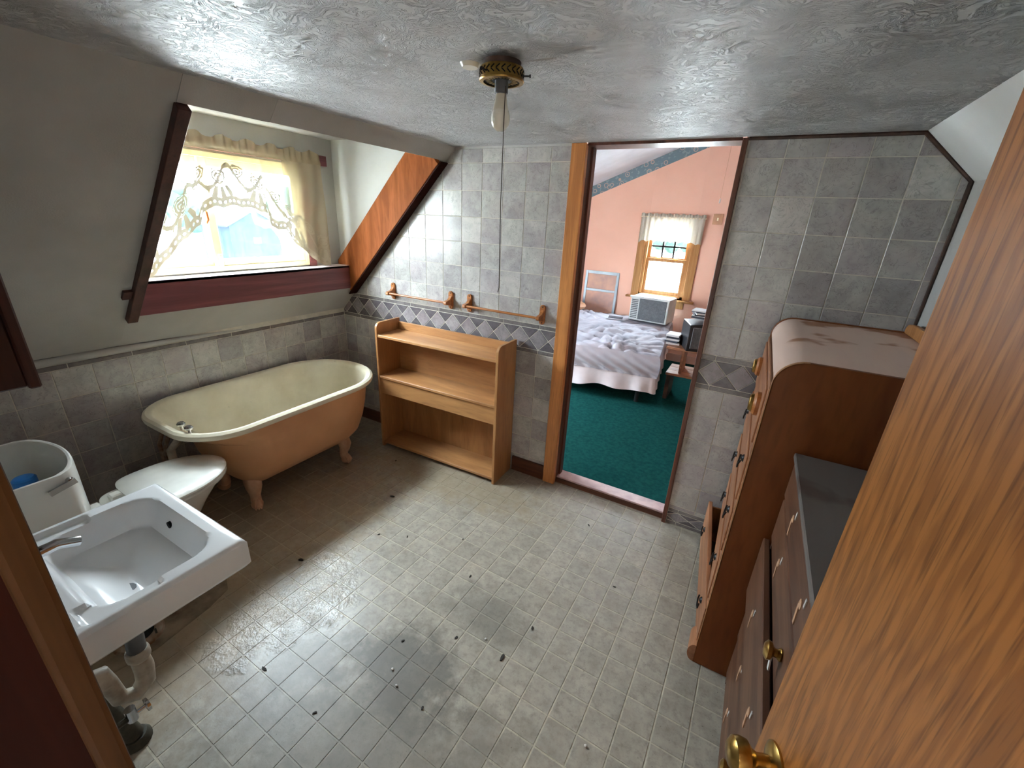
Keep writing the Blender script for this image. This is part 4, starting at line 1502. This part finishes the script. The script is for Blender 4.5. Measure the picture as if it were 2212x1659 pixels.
w3 = thing('added_side_window', 'added unseen side window that lights the bedroom', 'window', kind='structure')  # added out of view to brighten the far pink wall
MB().box(BX0 - .04, BX0 - .036, SY_0, SY_1, SZ_0, SZ_1).build('glass_pane', 'glass', w3)
zm = (SZ_0 + SZ_1) / 2
for y0_, y1_, z0_, z1_ in ((SY_0, SY_0 + .04, SZ_0, SZ_1), (SY_1 - .04, SY_1, SZ_0, SZ_1), (SY_0 + .04, SY_1 - .04, SZ_0, SZ_0 + .04), (SY_0 + .04, SY_1 - .04, SZ_1 - .04, SZ_1), (SY_0 + .04, SY_1 - .04, zm - .02, zm + .02)):
    MB().box(BX0 - .055, BX0 - .025, y0_, y1_, z0_, z1_).build('frame_bar', 'cedar', w3)
struct('ceiling_bedroom', MB().prism([(BX0 - .1, gable(BX0 - .1)), (RIDGE, gable(RIDGE)), (BX1 + .1, gable(BX1 + .1)), (BX1 + .1, gable(BX1 + .1) + .06), (RIDGE, gable(RIDGE) + .06), (BX0 - .1, gable(BX0 - .1) + .06)], 'y', 0.0, BY1 + .12), 'white_ceil', 'white sloping bedroom ceiling', 'ceiling')
struct('wallpaper_border', MB().prism([(BX0, gable(BX0) - .135), (RIDGE, gable(RIDGE) - .135), (BX1, gable(BX1) - .135), (BX1, gable(BX1) - .002), (RIDGE, gable(RIDGE) - .002), (BX0, gable(BX0) - .002)], 'y', BY1 - .002, BY1), 'border_paper', 'blue floral wallpaper border along the sloping pink wall top', 'wallpaper border')
struct('baseboard_bedroom', MB().box(BX0, BX1, BY1 - .015, BY1, BZ, BZ + .1), 'skirt', 'skirting along the pink wall', 'baseboard')

# bedroom window
w2 = thing('window_2', 'double hung wooden window in the pink bedroom wall', 'window', kind='structure')
for x0, x1, z0, z1 in ((-.395, QX0, .85, 1.80), (QX1, .365, .85, 1.80), (-.395, .365, 1.80, 1.875)):
    MB().box(x0, x1, BY1 - .018, BY1, z0, z1).build('casing', 'honey', w2, bev=.002)
MB().box(-.45, .42, BY1 - .06, BY1 + .02, .825, .85).build('stool', 'honey', w2, bev=.004)
MB().box(.10, .30, BY1 - .018, BY1, .74, .825).build('apron', 'honey', w2, bev=.002)
for x0, x1 in ((QX0, QX0 + .035), (QX1 - .035, QX1)):
    MB().box(x0, x1, BY1, BY1 + .11, QZ0, QZ1).build('side_jamb', 'honey', w2)
MB().box(QX0, QX1, BY1 + .0, BY1 + .11, QZ0 - .02, QZ0 + .02).build('sill', 'honey', w2)


def sash_w(z0, z1, y, grid):
    s_ = MB().box(QX0 + .035, QX0 + .072, y, y + .03, z0, z1)
    s_.box(QX1 - .072, QX1 - .035, y, y + .03, z0, z1)
    s_.box(QX0 + .072, QX1 - .072, y, y + .03, z0, z0 + .045)
    s_.box(QX0 + .072, QX1 - .072, y, y + .03, z1 - .04, z1)
    f_ = s_.build('sash', 'honey', w2)
    MB().box(QX0 + .07, QX1 - .07, y + .013, y + .016, z0 + .04, z1 - .04).build('pane', 'glass', f_)
    if grid:
        gx0, gx1 = QX0 + .072, QX1 - .072
        for k in (1, 2):
            x = gx0 + (gx1 - gx0) * k / 3
            MB().box(x - .011, x + .011, y + .004, y + .012, z0 + .045, z1 - .04).build('muntin', 'iron', f_)
        for k in (1, 2):
            z = z0 + .045 + (z1 - z0 - .085) * k / 3
            MB().box(gx0, gx1, y + .004, y + .012, z - .010, z + .010).build('muntin', 'iron', f_)


sash_w(.89, 1.345, BY1 + .03, False)
sash_w(1.315, 1.80, BY1 + .065, True)
for x in (-.11, .10):
    MB().box(x - .03, x + .03, BY1 + .015, BY1 + .032, 1.338, 1.352).build('sash_lock', 'brass', w2, bev=.003)

cb = thing('bedroom_valance', 'short cream sheer valance over the bedroom window', 'curtain')


def val(u, v):
    x = -.385 + .755 * u
    hb = 1.545 + .02 * abs(math.sin(u * 24)) - .02 * (abs(u - .5) * 2) ** 6
    z = hb + (1.845 - hb) * v
    yy = BY1 - .045 + .012 * math.sin(u * 75 + 2 * math.sin(u * 9)) * (1.1 - .5 * v)
    return (x, yy, z)


MB().grid(150, 10, val).build('cloth', 'sheer', cb, smooth=True, recalc=False)
MB().grid(150, 4, lambda u, v: (-.39 + .765 * u, BY1 - .05 + .012 * math.sin(u * 140) * v, 1.835 + .045 * v + .006 * math.sin(u * 60) * v)).build('ruffle', 'sheer', cb, smooth=True, recalc=False)
MB().tube([(-.40, BY1 - .045, 1.84), (.38, BY1 - .045, 1.84)], .006, 8).build('rod', 'cream_al', cb, smooth=True)
for x in (-.395, .375):
    MB().box(x - .006, x + .006, BY1 - .045, BY1 - .018, 1.834, 1.846).build('rod_bracket', 'cream_al', cb)

# ------------------------------------------------------------------ bed
bed = thing('bed', 'unmade bed with rumpled white fitted sheet on box spring', 'bed', (-.345, 2.50, BZ), math.radians(6.5))
BWH, BLH = .655, .90
rnd = random.Random(3)
folds = [(rnd.uniform(-1, 1), rnd.uniform(-1, 1), rnd.uniform(0, PI), rnd.uniform(12, 30), rnd.uniform(.25, .6)) for _ in range(44)]


def wr(x, y):
    s_ = 0
    for cx, cy, an, fq, sz in folds:
        dx, dy = x - cx * BWH, y - cy * BLH
        d2 = (dx * dx + dy * dy) / (sz * sz)
        if d2 < 4:
            ph = (dx * math.cos(an) + dy * math.sin(an)) * fq
            ac_ = dx * math.cos(an) + dy * math.sin(an)
            al_ = -dx * math.sin(an) + dy * math.cos(an)
            s_ += math.exp(-(al_ / (sz * 1.1)) ** 2 - (ac_ / (sz * .35)) ** 2) * (abs(math.sin(ph)) ** .6 - .5)
    return s_


def bedtop(u, v):
    # unfolded sheet: centre patch top, border folds down the sides
    m = .26
    uu, vv = u * (1 + 2 * m) - m, v * (1 + 2 * m) - m
    x = (uu * 2 - 1) * BWH
    y = (vv * 2 - 1) * BLH
    ex, ey = abs(x) - BWH, abs(y) - BLH
    e = max(ex, ey, 0)
    cx, cy = max(-BWH, min(BWH, x)), max(-BLH, min(BLH, y))
    drop = min(e, .24)
    dn = max(ex / (BWH * 2 * m) if ex > 0 else 0, ey / (BLH * 2 * m) if ey > 0 else 0)
    z = .545 - .235 * dn
    bul = .02 * math.sin(min(dn, 1) * PI) + .012 * dn * math.sin((x + y) * 38) * (1 if dn > .05 else 0)
    if ex > 0:
        cx += math.copysign(bul, x)
    if ey > 0:
        cy += math.copysign(bul, y)
    if dn < .05:
        edge_ = min(-ex if ex < 0 else 0, -ey if ey < 0 else 0)
        z += .03 * wr(x, y) * sst(.14, .34, math.hypot(x - .42, y - .68)) * sst(.05, .2, math.hypot(x + .05, y - .52)) - .02 * math.exp(-max(0, edge_) * 22) + .02 * math.exp(-((x / .6) ** 2 + (y / .8) ** 2)) - .02
    return (cx, cy, z)


MB().grid(130, 150, bedtop).build('mattress_sheet', 'sheet', bed, smooth=True, recalc=True)
MB().box(-BWH + .02, BWH - .02, -BLH + .02, BLH - .02, .31, .50).build('mattress', 'sheet', bed)


def skirt(u, v):
    # draped cloth over the box spring sides
    per = [(-BWH, -BLH), (BWH, -BLH), (BWH, BLH), (-BWH, BLH), (-BWH, -BLH)]
    k = min(int(u * 4), 3)
    f_ = u * 4 - k
    x = per[k][0] + (per[k + 1][0] - per[k][0]) * f_
    y = per[k][1] + (per[k + 1][1] - per[k][1]) * f_
    zb_ = .14 + .03 * math.sin(u * 50) * math.sin(u * 17)
    z = .34 + (zb_ - .34) * v
    o_ = .012 * math.sin(u * 160 + 3 * math.sin(u * 21)) * v + .012 * v
    nx, ny = ((0, -1), (1, 0), (0, 1), (-1, 0))[k]
    return (x + nx * o_, y + ny * o_, z)


MB().grid(260, 8, skirt).build('sheet_drape', 'boxspring', bed, smooth=True, recalc=False)
MB().box(-BWH + .01, BWH - .01, -BLH + .01, BLH - .01, .15, .32).build('box_spring', 'boxspring', bed, bev=.02, seg=2)
for sx in (-1, 1):
    for sy in (-1, 1):
        MB().tube([(sx * .5, sy * .8, .0), (sx * .5, sy * .8, .15)], .022, 10).build('leg', 'black', bed, smooth=True)
pl = thing('pillow', 'tan pillow at the left edge of the bed', 'pillow', (-1.16, 3.12, .60))
MB().ball((0, 0, .07), .28, .17, .08, 10).build('cushion', 'almond', pl, smooth=True)
tag(MB().obox((-.42, 3.0, .612), (1, .2, 0), (-.2, 1, 0), (0, 0, 1), .09, .06, .003).build('magazine', 'bookd'), 'small dark booklet lying on the bed sheet', 'booklet')

# air conditioner standing on the bed under the window
ac = thing('air_conditioner', 'pale window air conditioner lying on the bed below the window', 'air conditioner', (-.02, 3.22, .60), math.radians(-6))
MB().box(-.24, .24, -.17, .15, 0, .30).build('case', 'ac', ac, bev=.012, seg=2)
MB().box(-.125, .215, -.176, -.168, .018, .278).build('front_grille', 'ac_grille', ac, bev=.003)
for k in range(11):
    MB().box(-.225, -.140, -.1745, -.169, .03 + k * .022, .042 + k * .022).build('louver', 'ac_grille', ac)
MB().box(-.25, .25, -.19, -.16, .285, .307).build('top_lip', 'ac', ac, bev=.004)

# storm window leaning on the far wall
st = thing('storm_window', 'grey aluminium storm window leaning against the pink wall', 'storm window', (-.82, 3.435, BZ + .0))
R_ = Matrix.Rotation(math.radians(-3.0), 4, 'X')
stp = []
for nm, b_ in (('frame_bar', (-.24, -.205, 0, .02, .0, 1.075)), ('frame_bar', (.205, .24, 0, .02, .0, 1.075)), ('frame_bar', (-.205, .205, 0, .02, 1.035, 1.075)), ('frame_bar', (-.205, .205, 0, .02, 0, .05)), ('meeting_bar', (-.205, .205, 0, .02, .80, .832))):
    o = MB().box(*b_).build(nm, 'alu', st, bev=.002)
    stp.append(o)
stp.append(MB().box(-.205, .205, .008, .011, .832, 1.035).build('glass_pane', 'mesh', st))
stp.append(MB().box(-.205, .205, .008, .011, .05, .80).build('screen_pane', 'mesh', st))
for o in stp:
    o.rotation_euler = (math.radians(-3.0), 0, 0)

# bench with television beside the bed
bn = thing('plank_bench', 'low plank bench between the bed and the door jamb', 'bench', (.665, 2.18, BZ))
for i, (y0, y1) in enumerate(((-.16, -.055), (-.05, .055), (.06, .16))):
    MB().box(-.26, .40, y0, y1, .535, .56).build('top_plank', 'bench', bn, bev=.003)
for i, (y0, y1) in enumerate(((-.18, -.065), (-.06, .06), (.065, .18))):
    MB().box(-.22, .42, y0, y1, .27, .295).build('shelf_plank', 'bench', bn, bev=.003)
o = MB().box(-.105, -.08, -.14, .14, .295, .535).build('upright', 'bench', bn, bev=.002)
MB().box(.30, .325, -.14, .14, .295, .535).build('upright', 'bench', bn, bev=.002)
for x in (-.19, .37):
    MB().box(x - .02, x + .02, -.16, .16, 0, .27).build('leg_panel', 'dresser_d', bn, bev=.002)
tv = thing('television', 'black television set on the bench by the bed', 'television', (.735, 2.16, BZ + .56), math.radians(20))
MB().prism([(-.20, 0), (.20, 0), (.20, .30), (-.20, .26)], 'y', -.15, .17).build('case', 'black', tv, bev=.008, seg=2)
MB().box(-.17, .17, -.156, -.149, .03, .24).build('screen', 'ac_grille', tv, bev=.004)
MB().box(-.14, .14, -.10, .10, -.0005, .003).build('foot', 'black', tv)
for k in range(6):
    x_, y_ = .70 + random.uniform(-.02, .02), 2.17 + random.uniform(-.02, .02)
    o = MB().box(-.11, .11, -.08, .08, 0, .013).build('magazine', 'paper' if k % 2 else 'bookd', None, (x_, y_, BZ + .56 + .306 + k * .0135), bev=.001)
    o.rotation_euler = (0, 0, random.uniform(-.3, .3))
    tag(o, '%s magazine, %s in the pile on top of the television' % ('pale' if k % 2 else 'dark', ('lowest', 'second from bottom', 'third from bottom', 'third from top', 'second from top', 'topmost')[k]), 'magazine', 'magazines on the television')
for k in range(5):
    o = MB().box(-.065, .065, -.085, .085, 0, .02).build('paperback', 'paper' if k % 2 == 0 else 'bookd', None, (.435, 2.20, BZ + .5605 + k * .0205), bev=.001)
    o.rotation_euler = (0, 0, random.uniform(-.2, .2))
    tag(o, '%s book, %s of the stack on the bench next to the bed' % ('dark' if k % 2 else 'pale', ('lowest', 'second from bottom', 'middle one', 'second from top', 'topmost')[k]), 'book', 'books on the bench')
sw = thing('light_switch', 'tan wooden switch plate on the pink wall right of the window', 'switch', (.50, BY1, 1.843))
MB().box(-.055, .055, -.012, 0, -.06, .06).build('plate', 'almond', sw, bev=.01, seg=2)
MB().box(-.008, .008, -.022, -.011, -.016, .016).build('toggle', 'cream_al', sw, bev=.002)
pc = thing('pull_chain', 'thin pull chain hanging in the bedroom near the door jamb', 'pull chain', (.624, 2.0, 1.964))
MB().tube([(0, 0, .0), (.002, 0, .4), (0, 0, gable(.624) - 1.964)], .0018, 6).build('chain', 'almond', pc)
MB().lathe([(.002, .02), (.006, .012), (.007, -.012), (.003, -.02)], (0, 0, 0), 10).build('weight', 'chip', pc, smooth=True)

# ------------------------------------------------------------------ outdoors
struct('ground', MB().box(-120, 120, -120, 120, -3.2, -3.1), 'grass', 'pale ground outside the windows', 'ground')
bn2 = thing('barn', 'grey gabled barn seen through the sliding window', 'building', (-30, 16.3, -3.1))
MB().prism([(-1.75, 0), (1.75, 0), (1.75, 3.55), (0, 4.5), (-1.75, 3.55)], 'x', -3.5, 0).build('wall', 'barn', bn2)
MB().prism([(-2.0, 3.40), (0, 4.48), (0, 4.62), (-2.05, 3.50)], 'x', -3.7, .15).build('roof_slope', 'roofing', bn2)
MB().prism([(2.0, 3.40), (0, 4.48), (0, 4.62), (2.05, 3.50)], 'x', -3.7, .15).build('roof_slope', 'roofing', bn2)
MB().box(0, .04, -.30, .30, 2.3, 2.75).build('window', 'roofing', bn2)


def tree(x, y, h, label, seed):
    r = random.Random(seed)
    t_ = thing('tree', label, 'tree', (x, y, -3.1), group='trees outside')
    MB().tube([(0, 0, 0), (.1, 0, h * .3), (0, .1, h * .6)], [.25, .2, .1], 8).build('trunk', 'bark', t_)
    mb_ = MB()
    for k in range(16):
        mb_.ball((r.uniform(-1, 1) * h * .28, r.uniform(-1, 1) * h * .28, h * r.uniform(.4, .95)), h * r.uniform(.1, .2), None, None, 6)
    mb_.build('crown', 'leafy', t_, smooth=True)


tree(-46, 18, 6.5, 'leafy tree behind the grey barn', 1)
tree(-44, 30, 7, 'leafy tree far right of the grey barn', 2)
for i, x in enumerate((-16, -10, -4, 2)):
    tree(x, 48 + 2 * (i % 2), 6 + i % 3, '%s leafy tree in the row outside the bedroom window' % ('leftmost', 'second from left', 'third from left', 'rightmost')[i], 10 + i)

# ------------------------------------------------------------------ crumbs on the floor
spots = [(.464, -1.302, .022), (.245, -1.332, .012), (.485, -.297, .012), (.761, -.678, .009), (.511, -1.113, .012), (-.369, -.968, .01), (-.714, -1.398, .02),
         (-.707, -.736, .018), (-.519, -1.042, .009), (-.091, -.812, .008), (.10, -1.013, .01), (.058, -1.465, .011), (-.016, -1.847, .012), (.309, -1.631, .01), (-1.0, -.40, .012), (-.327, -1.844, .016)]
for k, (x, y, r) in enumerate(spots):
    n = 7
    a0 = random.uniform(0, PI)
    pts = []
    for q in range(n):
        a = 2 * PI * q / n
        rr = r * random.uniform(.6, 1.1)
        pts.append((x + (rr * math.cos(a) * math.cos(a0) - .4 * rr * math.sin(a) * math.sin(a0)), y + rr * math.cos(a) * math.sin(a0) + .4 * rr * math.sin(a) * math.cos(a0)))
    tag(MB().prism(pts, 'z', .0002, .002 + .12 * r).build('debris_flake', 'debris'), 'small dark flake of debris lying on the vinyl floor', 'debris', 'dark flakes on the floor')
for x, y in ((.884, -1.43), (.17, -1.62), (.11, -1.58), (.36, -1.27)):
    tag(MB().ball((x, y, .004), .006, .005, .004, 5).build('plaster_chip', 'chip'), 'tiny white plaster chip on the vinyl floor', 'debris', 'white chips on the floor')
